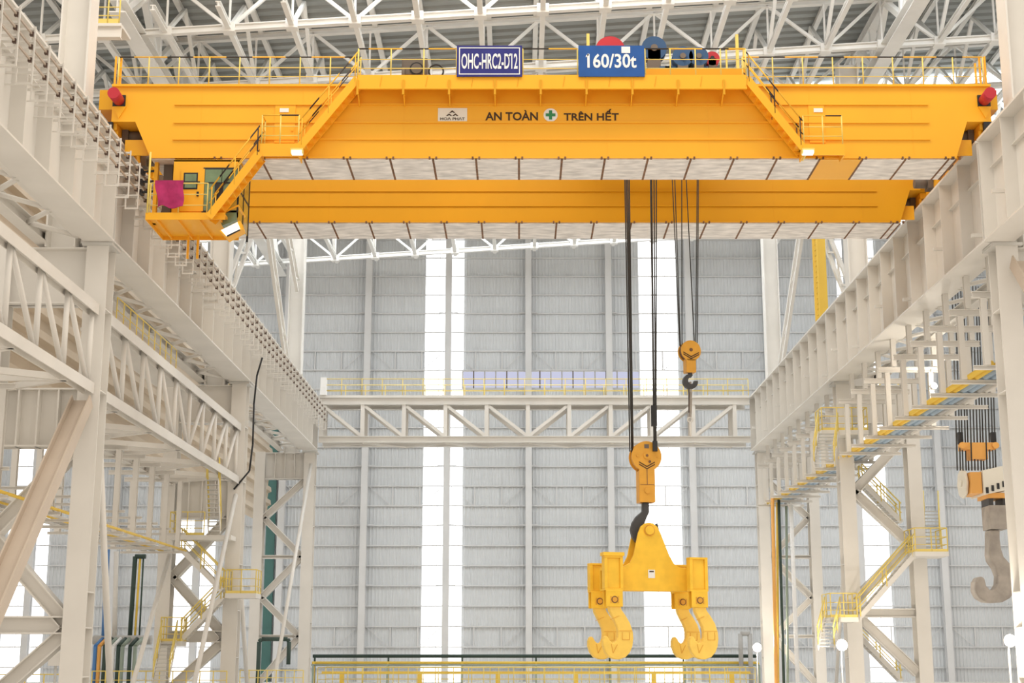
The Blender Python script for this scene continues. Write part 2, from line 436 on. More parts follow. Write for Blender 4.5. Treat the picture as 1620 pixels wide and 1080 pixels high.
# ---------------------------------------------------------------- crane runway girders
def girder(s, k):
    y0, y1 = DY[k] + .06, DY[k + 1] - .06; sg = SG[s]; x = XW[s]
    t = thing('runway_girder', '%s plate girder of the crane runway, %s' % ({'l': 'left-hand', 'r': 'right-hand'}[s],
        ['bay nearest the eye', 'middle bay beneath the yellow crane', 'far bay ending at the walkway bridge'][k]), 'girder', (x, y0, ZG0), 'crane runway girders')
    MB().box((x - .02, y0, ZG0 + .05), (x + .02, y1, ZG1 - .2)).build('web', 'steel', t)
    MB().box((x - .5, y0, ZG1 - .2), (x + .5, y1, ZG1 - .12)).build('top_flange', 'steel', t)
    MB().box((x - .5, y0, ZG0), (x + .5, y1, ZG0 + .06)).build('bottom_flange', 'steel', t)
    MB().box((x - .07, y0, ZG1 - .12), (x + .07, y1, ZG1)).build('crane_rail', 'steel_dull', t)
    MB().box((x + sg * .02, y0 + .1, ZG1 - 1.15), (x + sg * .16, y1 - .1, ZG1 - 1.12)).build('web_rib', 'steel', t)
    n = 11; st0 = None
    for i in range(n + 1):
        yy = y0 + .04 + (y1 - y0 - .08) * i / n
        if st0 is None:
            st0 = MB().box((x + sg * .02, yy - .02, ZG0 + .06), (x + sg * .46, yy + .02, ZG1 - .2)).build('stiffener', 'steel', t); y00 = yy
        else: copy_part(st0, t, (0, yy - y00, 0))
    if s == 'r':
        for i in range(n):
            yy = y0 + (y1 - y0) * (i + .5) / n
            if i % 2 == 0: MB().box((x + sg * .02, yy - .12, ZG0 + .5 + 0.4 * (i % 4)), (x + sg * .5, yy + .02, ZG0 + .62 + 0.4 * (i % 4))).build('cable_cleat', 'steel', t)
    return t
for s in 'lr':
    for k in (0, 1, 2): girder(s, k)

# ---------------------------------------------------------------- conductor rails and their brackets on the left runway
XCR = -12.72
for z, q in ((15.9, 'upper'), (15.54, 'middle'), (15.18, 'lower')):
    o = MB().box((XCR - .02, 30, z - .03), (XCR + .02, 94.6, z + .03)).build('conductor_rail', 'alu')
    tag(o, '%s of three dark current rails running along the left crane girder' % q, 'current rail', 'crane current rails')
br0 = None
for i in range(54):
    yy = 30.6 + 1.19 * i
    if br0 is None:
        mb = MB()
        for z in (15.95, 15.6, 15.24): mb.box((XW['l'] + .02, yy - .03, z + .05), (XCR + .05, yy + .03, z + .11))
        mb.box((XCR + .06, yy - .02, 14.55), (XCR + .1, yy + .02, 16.1))
        mb.box((XCR - .35, yy - .02, 14.5), (XCR + .1, yy + .02, 14.55)).box((XCR - .35, yy - .02, 14.95), (XCR + .06, yy + .02, 15.0)).box((XCR - .35, yy - .02, 14.55), (XCR - .31, yy + .02, 14.95))
        mb.box((XCR - .6, yy - .02, 14.97), (XCR - .35, yy + .02, 15.0)).box((XW['l'] + .02, yy - .02, 14.97), (XCR - .6, yy + .02, 15.0))
        br0 = thing('current_rail_bracket', 'small steel bracket with a square loop holding the current rails to the left crane girder', 'bracket', (XCR, yy, 15), 'current rail brackets')
        mb.build('arm', 'steel', br0)
        for z in (15.9, 15.54, 15.18): MB().box((XCR - .05, yy - .045, z - .06), (XCR + .05, yy + .045, z + .05)).build('insulator', 'insul', br0)
        y00 = yy
    else: copy_tree(br0, (XCR, yy, 15 + H))
fest = MB().path([(XCR, 70.4, 14.5), (XCR - .25, 70.5, 13.6), (XCR - .35, 70.55, 12.2), (XCR - .33, 70.55, 10.2), (XCR - .45, 70.6, 8.9), (XI['l'] - .05, 70.62, 8.0)], .045, 8).build('feeder_cable', 'black')
tag(fest, 'thick black feeder cable hanging from the left girder joint down the stair column', 'cable')

# ---------------------------------------------------------------- surge trusses (flat, at girder level) and lattice pipe trusses
def surge(s, k):
    sg = SG[s]; y0, y1 = DY[k] + .3, DY[k + 1] - .3; xa = XW[s] - sg * .62; xb = XW[s] - sg * 1.95
    t = thing('surge_truss', '%s flat lattice of tubes beside the crane girder, %s' % ({'l': 'left-hand', 'r': 'right-hand'}[s],
        ['bay nearest the eye', 'middle bay', 'far bay'][k]), 'truss', (xb, y0, ZG0), 'surge trusses along the runway')
    MB().hsec((xb, y0 - .3, ZG0 + .2), (xb, y1 + .3, ZG0 + .2), .42, .42, .04).build('outer_chord', 'steel', t)
    MB().box((xa - .1, y0, ZG0 + .05), (xa + .1, y1, ZG0 + .25)).build('inner_chord', 'steel', t)
    n = 8
    for i in range(n):
        a = y0 + (y1 - y0) * i / n; b = y0 + (y1 - y0) * (i + 1) / n; m = (a + b) / 2
        MB().tube((xa, a + .1, ZG0 + .1), (xb + sg * .2, m - .05, ZG0 + .15), .085, 8).build('lacing_tube', 'steel', t)
        MB().tube((xb + sg * .2, m + .1, ZG0 + .15), (xa, b - .1, ZG0 + .1), .085, 8).build('lacing_tube', 'steel', t)
    return t
for k in (0, 1, 2): surge('l', k)
for k in (1, 2): surge('r', k)

def pipe_truss(k):
    y0, y1 = DY[k] + .95, DY[k + 1] - .05; x = XI['l'] + .02; z0, z1 = 8.45, 11.05
    t = thing('lattice_truss', ['cream lattice truss of tubes under the left girder, before the near column', 'cream lattice truss under the left girder, between the near and stair columns'][k],
              'truss', (x, y0, z0), 'lattice trusses under the left runway')
    for z, n in ((z0, 'bottom_chord'), (z1, 'top_chord')): MB().hsec((x, y0, z), (x, y1, z), .36, .34, .035, up=(1, 0, 0)).build(n, 'steel', t)
    n = 9
    for i in range(n + 1):
        yy = y0 + .2 + (y1 - y0 - .4) * i / n
        MB().tube((x, yy, z0), (x, yy, z1), .085, 10).build('post', 'steel', t)
        if i < n:
            y2 = y0 + .2 + (y1 - y0 - .4) * (i + 1) / n
            p, q = ((x, yy, z1), (x, y2, z0)) if (i < n // 2 + 1) == (k == 1) else ((x, yy, z0), (x, y2, z1))
            MB().tube(p, q, .085, 10).build('diagonal', 'steel', t)
    xb = XO['l'] + .1                                     # flat lacing back to the outer chord
    MB().hsec((xb, y0, z0 - .1), (xb, y1, z0 - .1), .3, .3, .035).build('outer_chord', 'steel', t)
    for i in range(5):
        a = y0 + (y1 - y0) * i / 5; b = y0 + (y1 - y0) * (i + 1) / 5; m = (a + b) / 2
        MB().bar((x, m, z0 - .1), (xb, a + .2, z0 - .1), .16, .2).build('lacing_bar', 'steel', t)
        MB().bar((x, m, z0 - .1), (xb, b - .2, z0 - .1), .16, .2).build('lacing_bar', 'steel', t)
        MB().bar((x, m, z0 - .1), (xb, m, z0 - .1), .16, .2).build('lacing_bar', 'steel', t)
    return t
for k in (0, 1): pipe_truss(k)
t = thing('guard_railing', 'yellow walkway railing on top of the cream lattice truss, beyond the near left column', 'railing', (XI['l'] - .3, 50, 11.2))
railing([(XI['l'] - .25, 49.5, 11.2), (XI['l'] - .25, 58.5, 11.2)], 1.15, t, step=.9, toe=.12)
MB().box((XI['l'] - 1.4, 49.2, 11.1), (XI['l'] - .2, 60, 11.2)).build('walkway_deck', 'steel', t)

# ---------------------------------------------------------------- pipe hangers and pipes
def hanger(s, yy, label, proto=None):
    sg = SG[s]
    if s == 'r':
        x0, x1, zt, zu, zl = 15.3, 18.0, ZG0, 12.0, 9.45
        t = thing('pipe_hanger', label, 'pipe hanger', (x0, yy, zl), 'pipe hangers under the right runway')
        MB().hsec((x0, yy, zu), (x1, yy, zu), .18, .22, .03).build('upper_crossbar', 'steel', t)
        MB().hsec((x0 - .1, yy, zl + .04), (x1 + .15, yy, zl + .04), .14, .14, .025).build('lower_crossbar', 'steel', t)
        for x in (15.97, 17.7): MB().hsec((x, yy, zu + .13), (x, yy, zt), .2, .22, .03, up=(0, 1, 0)).build('stub', 'steel', t)
        for x in (15.66, 17.5): MB().hsec((x, yy, zl + .12), (x, yy, zu - .13), .2, .22, .03, up=(0, 1, 0)).build('post', 'steel', t)
    else:
        x0, x1, zu, zl = -18.6, -15.6, 8.2, 4.75
        t = thing('pipe_hanger', label, 'pipe hanger', (x1, yy, zl), 'pipe hangers under the left lattice truss')
        MB().hsec((x0, yy, zu), (x1, yy, zu), .18, .2, .03).build('upper_crossbar', 'steel', t)
        MB().hsec((x0, yy, zl + .05), (x1, yy, zl + .05), .1, .1, .02).build('lower_crossbar', 'steel', t)
        MB().hsec((x0, yy, zl + .9), (x1, yy, zl + .9), .1, .1, .02).build('middle_crossbar', 'steel', t)
        for x in (-15.95, -18.2): MB().hsec((x, yy, zl + .1), (x, yy, zu - .1), .2, .22, .03, up=(0, 1, 0)).build('post', 'steel', t)
    return t
for k, (dy, w) in enumerate(((47.75, 'near'), (71.9, 'stair'))):
    p = None
    for i in range(9):
        lb = '%s white pipe hanger frame beyond the right-hand %s column' % (ORD[i], w)
        if i == 0:
            if p is None and k == 0: HR = hanger('r', dy, lb); p = HR; continue
        copy_tree(HR, (15.3, dy + 2.62 * i, 9.45 + H), lb)
HL = None
for i in range(8):
    yy = 49.5 + 2.68 * i; lb = '%s cream pipe hanger frame beyond the left-hand near column' % ORD[i]
    if HL is None: HL = hanger('l', yy, lb)
    else: copy_tree(HL, (-15.6, yy, 4.75 + H), lb)
for i in range(3):
    copy_tree(HL, (-15.6, 38.9 + 2.68 * i, 4.75 + H), '%s cream pipe hanger frame in front of the left-hand near column' % ORD[i])
for i, (x, m, c) in enumerate(((15.85, 'pipey', 'yellow'), (16.12, 'pipey', 'pale yellow'), (16.42, 'pipesky', 'wide pale blue'), (16.72, 'pipesky', 'second pale blue'), (17.0, 'pipegr', 'dark grey'), (17.28, 'steel', 'cream'))):
    r = .10 if m != 'pipesky' else .13
    o = MB().tube((x, 47.9, 9.57 + r), (x, 93.2, 9.57 + r), r, 10).build('rack_pipe', m)
    tag(o, '%s pipe on the right-hand hanger rack, %s counted from the hall side' % (c, ORD[i]), 'pipe', 'pipes on the right hanger rack')
for i, (x, m, c) in enumerate(((-15.72, 'pipey', 'bright yellow'), (-16.5, 'steel', 'cream'), (-16.8, 'pipey', 'thin yellow'), (-17.2, 'pipegr', 'grey'), (-17.6, 'steel', 'white'))):
    o = MB().tube((x, 38, 4.92), (x, 69, 4.92), .055, 8).build('rack_pipe', m)
    tag(o, '%s pipe on the left-hand hanger rack, %s counted from the hall side' % (c, ORD[i]), 'pipe', 'pipes on the left hanger rack')

# ---------------------------------------------------------------- roof steel
ZB = lambda x: 29.3 + 0.065 * x
XJ = [1.08 + 2.9 * j for j in range(-12, 13)]
for k in range(7):
    y = 62.6 + 6.6 * k
    t = thing('roof_truss', 'white roof truss spanning the hall, %s from the yellow crane toward the end wall' % ORD[k], 'truss', (0, y, ZB(0)), 'roof trusses')
    P = lambda j, up: V((XJ[j], y, ZB(XJ[j]) + (2.55 if up else 0)))
    MB().hsec(P(0, 0), P(24, 0), .3, .32, .045).build('bottom_chord', 'roofsteel', t)
    MB().hsec(P(0, 1), P(24, 1), .3, .3, .045).build('top_chord', 'roofsteel', t)
    for j in range(25):
        MB().bar(P(j, 0), P(j, 1), .09, .09).build('vertical', 'roofsteel', t)
        if j < 24:
            a, b = (P(j, 1), P(j + 1, 0)) if j % 2 == 0 else (P(j, 0), P(j + 1, 1))
            MB().bar(a, b, .15, .15).build('diagonal', 'roofsteel', t)
        MB().box(P(j, 0) + V((-.28, -.24, -.24)), P(j, 0) + V((.28, .24, .2))).build('node', 'roofsteel', t)
for j in range(25):
    x = XJ[j]; q = j - 12
    if j == 18: continue                                  # the heavy roof girder runs here
    w = 'straight ahead' if q == 0 else '%s %s of the centre line' % (ORD[abs(q) - 1], 'left' if q < 0 else 'right')
    t = thing('roof_tie', 'white longitudinal roof tie, %s' % w, 'roof tie', (x, 60, ZB(x)), 'longitudinal roof ties')
    MB().hsec((x, 60, ZB(x)), (x, 103.2, ZB(x)), .24, .26, .04).build('bottom_chord', 'roofsteel', t)
    MB().hsec((x + (.25 if j % 2 else -.25), 60, ZB(x) + 2.75), (x + (.25 if j % 2 else -.25), 103.2, ZB(x) + 2.75), .26, .22, .04).build('purlin', 'roofsteel', t)
    if abs(q) > 3:
        for k in range(6):
            y = 62.6 + 6.6 * k
            MB().bar((x, y, ZB(x)), (x, y + 3.3, ZB(x) + 2.65), .17, .17).build('diagonal', 'roofsteel', t)
            MB().bar((x, y + 3.3, ZB(x) + 2.65), (x, y + 6.6, ZB(x)), .17, .17).build('diagonal', 'roofsteel', t)
for s, x in (('l', -17.6), ('r', 18.75)):
    t = thing('jack_girder', 'heavy white H-section roof girder over the %s column line' % ('left-hand' if s == 'l' else 'right-hand'), 'girder', (x, 58, ZB(x)), 'heavy roof girders')
    MB().hsec((x, 59, ZB(x) - .3), (x, 104, ZB(x) - .3), .75, .62, .06).build('bottom_chord', 'roofsteel', t)
    MB().hsec((x, 59, ZB(x) + 2.3), (x, 104, ZB(x) + 2.3), .5, .5, .06).build('top_chord', 'roofsteel', t)
    for k in range(7):
        y = 60 + 6 * k
        MB().bar((x, y, ZB(x)), (x, y + 3, ZB(x) + 2.2), .3, .3).build('diagonal', 'roofsteel', t)
        MB().bar((x, y + 3, ZB(x) + 2.2), (x, y + 6, ZB(x)), .3, .3).build('diagonal', 'roofsteel', t)
        for k2 in (0, ): MB().bar((x, y, ZB(x)), (x, y, ZB(x) + 2.2), .35, .35).build('vertical', 'roofsteel', t)

# laced braces between the upper column shafts
def laced(p, q, label, w=.95, n=7):
    p, q = V(p), V(q); d = (q - p).normalized(); sx = V((1, 0, 0)); u = d.cross(sx).normalized() * w / 2
    t = thing('laced_brace', label, 'brace', p, 'laced wind braces above the runway')
    for sgn in (-1, 1): MB().bar(p + u * sgn, q + u * sgn, .2, .2).build('chord', 'steel', t)
    for i in range(n):
        a, b = p.lerp(q, i / n), p.lerp(q, (i + 1) / n); sgn = 1 if i % 2 else -1
        MB().bar(a - u * sgn, b + u * sgn, .1, .1).build('lacing', 'steel', t)
    return t
laced((-15.2, 94.9, 17.4), (-15.35, 84.3, 26.4), 'laced white brace sloping between the far left column and the apex under the crane')
laced((-15.2, 71.9, 17.2), (-15.35, 82.6, 26.4), 'laced white brace rising from the stair column to the apex on the left')
laced((-15.0, 95.2, 24.6), (-14.75, 84.6, 28.6), 'upper laced white brace knee to the top of the far left column')
laced((17.1, 95.1, 17.2), (17.3, 84.3, 26.9), 'laced white brace sloping down to the far right column')
laced((17.1, 71.9, 17.2), (17.3, 82.4, 26.4), 'laced white brace rising from the right-hand stair column', )
ta, tb = xat(426, 700, 114.5), xat(440, 700, 114.5)
tag(MB().box((ta, 114.45, -H), (tb, 114.6, 24.5)).build('teal_panel', 'teal'), 'dark teal sheet strip on the end wall behind the far left column', 'panel')
t = thing('access_ladder', 'bright yellow caged ladder behind the right runway girder', 'ladder', (17.0, 81, 17))
q0, q1 = atX(1296, 505, 16.1), atX(1300, 375, 16.1)
for dx in (0, .5): MB().box((16.1, q0.y - .03 + dx, 16.5), (16.18, q0.y + .03 + dx, q1.z + 2)).build('stile', 'pipey', t)
for i in range(26): MB().box((16.12, q0.y, 16.6 + .3 * i), (16.16, q0.y + .5, 16.64 + .3 * i)).build('rung', 'pipey', t)
MB().box((16.0, q0.y + .5, 16.5), (16.72, q0.y + .54, q1.z + 2)).build('cage_sheet', 'pipey', t)

# ---------------------------------------------------------------- end walkway bridge
YW = 94.6
t = thing('walkway_bridge', 'white double lattice walkway bridge crossing the hall in front of the end wall', 'walkway', (.55, YW, 13.8))
NX = [.55 + 2.72 * k for k in range(-5, 6)]
for yy, n in ((YW, 'front'), (YW + 2.0, 'rear')):
    MB().hsec((-13.2, yy, 16.55), (15.15, yy, 16.55), .36, .5, .05).build('top_chord', 'steel', t)
    MB().hsec((-13.2, yy, 14.0), (15.15, yy, 14.0), .36, .42, .05).build('bottom_chord', 'steel', t)
    for i, x in enumerate(NX):
        MB().hsec((x, yy, 14.2), (x, yy, 16.3), .26, .26, .03, up=(0, 1, 0)).build('post', 'steel', t)
        if i < 5: MB().hsec((x + .15, yy, 16.2), (NX[i + 1] - .1, yy, 14.25), .2, .2, .03, up=(0, 1, 0)).build('diagonal', 'steel', t)
        elif i < 10: MB().hsec((x + .1, yy, 14.25), (NX[i + 1] - .15, yy, 16.2), .2, .2, .03, up=(0, 1, 0)).build('diagonal', 'steel', t)
for i in range(10):
    a, b = NX[i], NX[i + 1]; pr = ((a, YW + .1, 13.75), (b, YW + 1.9, 13.75)) if i % 2 else ((a, YW + 1.9, 13.75), (b, YW + .1, 13.75))
    MB().bar(*pr, .1, .1).build('floor_brace', 'steel', t)
MB().box((-13.2, YW - .15, 16.8), (15.15, YW + 2.15, 16.92)).build('deck', 'steel', t)
railing([(-13.1, YW - .1, 16.92), (15.1, YW - .1, 16.92)], 1.1, t, step=1.35, r=.028)
railing([(-13.1, YW + 2.1, 16.92), (15.1, YW + 2.1, 16.92)], 1.1, t, step=1.35, r=.028)
o = MB().box((-13.15, YW - .25, 16.92), (-12.75, YW + .15, 18.1)).box((-13.0, YW - .27, 17.4), (-12.88, YW - .25, 17.55)).build('switch_cabinet', 'white')
tag(o, 'small white switch cabinet at the left end of the walkway bridge', 'cabinet')
# ---------------------------------------------------------------- the yellow overhead crane
YF, YR = 46.0, 53.3                         # front faces of the two box girders
XL, XR = -13.67, 15.8
ZT, ZBT, ZN = 18.82, 16.26, 17.53           # girder top, bottom, underside at the ends
CR = thing('overhead_crane', 'yellow double-girder overhead crane bridging the hall, carrying signboards and cab', 'crane', (0.97, YF, ZBT))
def gpoly(x0, x1, yy):
    k = yy / YF
    return [(x0, ZT), (x1, ZT), (x1, ZN), (x1 - .82, ZN), (x1 - 1.25, ZBT), (x0 + 1.38, ZBT), (x0 + .8, ZN), (x0, ZN)]
def girder_box(name, y0, x0, x1, m):
    g = MB().xz(gpoly(x0, x1, y0), y0, y0 + 2.15).build(name, m, CR)
    MB().box((x0 - .03, y0 - .09, ZT - .06), (x1 + .03, y0 + 2.22, ZT + .02)).build('top_flange', m, g)
    for z in (18.14, 17.5, 16.91):
        MB().box((x0 + 2.1, y0 - .05, z - .03), (x1 - 2.1, y0 + .01, z + .03)).build('rib', m, g)
    for i in range(8):
        x = x0 + 3.0 + i * 3.4; MB().box((x - .012, y0 - .006, ZBT + .05), (x + .012, y0 + .01, ZT - .1)).build('weld_seam', m, g)
    MB().box((x0 + 1.38, y0 - .03, ZBT - .02), (x1 - 1.25, y0 + .01, ZBT + .05)).build('bottom_lip', m, g)
    xs = [xat(1093 - 68.0 * i, 250, YF) for i in range(-6, 12)]
    xs = sorted([x for x in xs if x0 + 1.5 < x < x1 - 1.3] + [x0 + 1.38, x1 - 1.25])
    for i, (a, b) in enumerate(zip(xs, xs[1:])):
        yl = name == 'front_girder' and abs((a + b) / 2 - xat(1335, 250, YF)) < .4
        o = MB().box((a + .018, y0 + .05, ZBT - .045), (b - .018, y0 + 2.13, ZBT)).build('soffit_plate', 'yel' if yl else 'soffit', g)
        if yl: lab(o, 'yellow replacement plate')
        MB().box((b - .035, y0 + .03, ZBT - .05), (b + .035, y0 + 2.14, ZBT - .04)).build('rust_seam', 'rust', g)
        MB().box((b - .14, y0 - .045, ZBT - .05), (b - .08, y0 + .05, ZBT + .03)).box((b + .08, y0 - .045, ZBT - .05), (b + .14, y0 + .05, ZBT + .03)).build('clip', 'rust', g)
    return g
FG = girder_box('front_girder', YF, XL, XR, 'yel')
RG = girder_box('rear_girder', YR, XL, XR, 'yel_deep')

def px_rect(x0, y0, x1, y1, Y):
    a = at(x0, y0, Y); b = at(x1, y1, Y); return a.x, b.x, b.z, a.z
# lettering on the front girder
yl = YF - .004
a, b, c, d = px_rect(768, 177.5, 851, 190.5, yl); d2 = d + .075
letters('lettering', 'AN TOÀN', 'letter', FG, ((a + b) / 2, (c + d2) / 2), b - a, d2 - c, yl, .02)
a, b, c, d = px_rect(892, 177.5, 979, 190.5, yl); d2 = d + .11
letters('lettering', 'TRÊN HẾT', 'letter', FG, ((a + b) / 2, (c + d2) / 2), b - a, d2 - c, yl, .02)
cc = at(871, 182, yl)
MB().disc((cc.x, yl - .002, cc.z), (0, 1, 0), .235, .02, 32).build('safety_emblem', 'white', FG)
w = .05; MB().box((cc.x - .16, yl - .03, cc.z - w), (cc.x + .16, yl - .012, cc.z + w)).box((cc.x - w, yl - .03, cc.z + w), (cc.x + w, yl - .012, cc.z + .16)).box((cc.x - w, yl - .03, cc.z - .16), (cc.x + w, yl - .012, cc.z - w)).build('safety_emblem_cross', 'green', FG)
a, b, c, d = px_rect(693, 171, 739, 192, yl)
LP = MB().box((a, yl - .012, c), (b, yl + .01, d)).build('logo_plate', 'cream', FG)
letters('logo_lettering', 'HOΛ PHΛT', 'letter', FG, ((a + b) / 2, c + .088), (b - a) * .84, .10, yl - .012, .01)
mx = (a + b) / 2 - .01
def chev(x, z, w, h, th):
    return [(x - w, z), (x, z + h), (x + w, z), (x + w - th, z), (x, z + h - th * .85), (x - w + th, z)]
lg = MB()
for x, z in ((mx - .105, c + .19), (mx + .105, c + .19), (mx, c + .30)):
    lg.xz(chev(x, z, .10, .082, .055), yl - .028, yl - .011)
lg.build('logo_mark', 'letter', FG)

# maintenance doors behind the side landings
for x0, x1, y0, y1, nm in ((436, 466, 163, 226, 0), (1278, 1306, 163, 226, 1)):
    a, b, c, d = px_rect(x0, y0, x1, y1, YF)
    MB().box((a, YF - .03, c), (b, YF + .01, d)).box((b - .12, YF - .06, (c + d) / 2 - .3), (b - .05, YF - .03, (c + d) / 2 - .22)).build('girder_door', 'yel', FG)
    w = .20; zc = zat(175, YF)
    xc = xat(450 if nm == 0 else 1294, 175, YF)
    MB().box((xc - .15, YF - .05, zc - .07), (xc + .15, YF - .031, zc + .07)).build('notice_plate', 'white', FG)

# end carriages, bogies and buffers
for x, sgn in ((-13.8, 1), (15.73, -1)):
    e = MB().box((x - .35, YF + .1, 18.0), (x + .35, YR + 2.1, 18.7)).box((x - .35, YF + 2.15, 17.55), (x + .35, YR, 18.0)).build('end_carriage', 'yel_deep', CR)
    for y0 in (YF + .15, YF + 2.6, YR - 2.2, YR + .3):
        mb = MB().box((x - .28, y0, 17.3), (x + .28, y0 + 1.7, 17.52)); mb.box((x - .30, y0 + .1, 17.1), (x - .2, y0 + 1.6, 17.3)); mb.box((x + .2, y0 + .1, 17.1), (x + .3, y0 + 1.6, 17.3))
        mb.build('bogie', 'yel', e)
        for yy in (y0 + .38, y0 + 1.3): MB().disc((x, yy, ZG1 + .27), (1, 0, 0), .26, .16, 24).build('wheel', 'motor', e)
        mo = MB().tube((x + sgn * .34, y0 + .85, 17.35), (x + sgn * .95, y0 + .85, 17.35), .19, 16); mo.box((x + sgn * .3, y0 + .6, 17.1), (x + sgn * .5, y0 + 1.1, 17.6)); mo.build('drive_motor', 'motor', e)
    MB().box((x - .2, YF - .04, ZN - .38), (x + .18, YF + .12, ZN - .02)).build('rail_sweep', 'black', e)
    for yy in (YF, YR): MB().box((x + sgn * .95 - .4, yy + .3, 16.45), (x + sgn * .95 + .4, yy + .36, 17.0)).build('skirt_plate', 'yel', e)
    bp = at(189 if sgn > 0 else 1556, 160, YF)
    bf = MB().box((bp.x - .21, YF - .06, bp.z - .2), (bp.x + .21, YF + .02, bp.z + .2)).build('buffer', 'black', CR)
    MB().tube((bp.x, YF - .06, bp.z), (bp.x, YF - .75, bp.z), .185, 20, .20).build('buffer_cylinder', 'red', bf)
    MB().xz([(bp.x - .2, bp.z - .2), (bp.x + .25, bp.z - .2), (bp.x + .02, bp.z - .62)], YF - .05, YF).build('bracket', 'yel', bf)

# central service walkway standing out from the front girder
YP = 45.28
pa, pb = xat(566, 125, YP), xat(1181, 125, YP)
WK = MB().box((pa, YP + .04, ZT - .06), (pb, YF - .1, ZT + .06)).box((pa, YP, ZT - .36), (pb, YP + .04, ZT + .08)).box((pa, YP - .03, ZT - .42), (pb, YP + .06, ZT - .365)).build('service_walkway', 'yel', CR)
n = 18
for i in range(n):
    x = pa + (pb - pa) * i / (n - 1)
    if i % 2 == 0:
        MB().prism([(0, 0), (.70, -.35), (.70, 0)], (x - .02, YP + .02, ZT - .42), (0, 1, 0), (0, 0, 1), (.04, 0, 0)).build('bracket', 'yel', WK)
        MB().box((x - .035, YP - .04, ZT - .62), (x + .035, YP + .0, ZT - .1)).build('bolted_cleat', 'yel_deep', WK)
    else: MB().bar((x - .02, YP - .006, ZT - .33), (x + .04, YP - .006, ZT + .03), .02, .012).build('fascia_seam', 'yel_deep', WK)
def crane_rail_fence(pts, h, step, name='railing'):
    b = V(pts[0])
    o = MB().tube(V(pts[0]), V(pts[0]) + V((0, 0, h)), .03, 6).build(name, 'rail', CR)
    railing(pts, h, o, step=step, mats=('rail', 'stripe'), r=.024, name_post='post')
    return o
zt = ZT + .02
crane_rail_fence([(xat(186, 135, YF), YF, zt), (pa, YF, zt)], 1.0, 1.0)
crane_rail_fence([(pb, YF, zt), (xat(1557, 135, YF), YF, zt)], 1.0, 1.0)
crane_rail_fence([(pa, YP + .03, zt), (xat(722, 122, YP), YP + .03, zt)], 1.0, 1.0)
crane_rail_fence([(xat(827, 122, YP), YP + .03, zt), (xat(914, 122, YP), YP + .03, zt)], 1.0, 1.25)
crane_rail_fence([(xat(1021, 122, YP), YP + .03, zt), (pb, YP + .03, zt)], 1.0, .93)
for x in (XL + .1, XR - .15):
    MB().box((x - .12, YF + .05, zt), (x - .06, YF + .11, zt + 1.05)).box((x + .06, YF + .05, zt), (x + .12, YF + .11, zt + 1.05)).box((x - .12, YF + .5, zt), (x - .06, YF + .56, zt + 1.0)).build('end_gate', 'yel', CR)
# signboards
def sign(x0, y0, x1, y1, m, nm):
    a, b, c, d = px_rect(x0, y0, x1, y1, YP - .06)
    o = MB().box((a, YP - .06, c), (b, YP - .02, d)).box((a + .2, YP - .02, c), (a + .26, YP + .04, d - .1)).box((b - .26, YP - .02, c), (b - .2, YP + .04, d - .1)).build('signboard', m, CR)
    lab(o, nm); return o, a, b, c, d
s1, a, b, c, d = sign(723, 72, 826, 121, 'navy', 'navy sign reading OHC-HRC2-D12')
q = .07; mb = MB()
mb.box((a + q, YP - .07, d - q - .03), (b - q, YP - .059, d - q)).box((a + q, YP - .07, c + q), (b - q, YP - .059, c + q + .03))
mb.box((a + q, YP - .07, c + q + .03), (a + q + .03, YP - .059, d - q - .03)).box((b - q - .03, YP - .07, c + q + .03), (b - q, YP - .059, d - q - .03)).build('border', 'white', s1)
letters('sign_lettering', 'OHC-HRC2-D12', 'white', s1, ((a + b) / 2, (c + d) / 2 - .01), (b - a) * .86, (d - c) * .50, YP - .06, .016)
fx = a + (b - a) * .822; fz_ = (c + d) / 2 - .01 + (d - c) * .25
MB().xz([(fx - .085, fz_ - .14), (fx - .085, fz_ - .09), (fx - .02, fz_), (fx + .01, fz_), (fx + .01, fz_ - .07)], YP - .072, YP - .0595).build('sign_lettering', 'white', s1)
s2, a, b, c, d = sign(915, 72, 1020, 121, 'blue', 'blue sign reading 160/30t')
e, f, g, h = px_rect(929, 85, 1007, 107.5, YP - .06)
letters('sign_lettering', '160/30t', 'white', s2, ((e + f) / 2, (g + h) / 2), f - e, h - g, YP - .06, .02)
MB().xz([(e - .045, h - .13), (e - .045, h - .08), (e + .015, h), (e + .05, h), (e + .05, h - .06)], YP - .072, YP - .0595).build('sign_lettering', 'white', s2)
e, f, g, h = px_rect(983, 74, 997, 84, YP - .06); MB().box((e, YP - .075, g), (f, YP - .061, h)).build('paper_notice', 'white', s2)
# air conditioner, cable ring and posts on the service walkway
e, f, g, h = px_rect(636, 92, 676, 122, YP + .3)
o = MB().box((e, YP + .3, zt), (f, YP + .9, h)).box((e + .05, YP + .28, g + .1), (f - .05, YP + .3, h - .05)).build('cooler_unit', 'motor', CR)
m_ = at(659, 109, YP + .28)
MB().disc((m_.x, YP + .27, m_.z), (0, 1, 0), .23, .03, 24).build('fan_cowl', 'black', o)
MB().disc((m_.x, YP + .25, m_.z), (0, 1, 0), .18, .03, 24).build('fan', 'motor', o)
r_ = at(690, 111, YP + .2); MB().ring((r_.x, YP + .2, zt + .27), (0, 1, 0), .24, .03, 24, 6).build('cable_coil', 'black', o)
MB().tube((xat(637, 118, YP), YP + .25, zt), (xat(637, 118, YP), YP + .25, zt + .4), .06, 8).build('pipe_stub', 'motor', o)

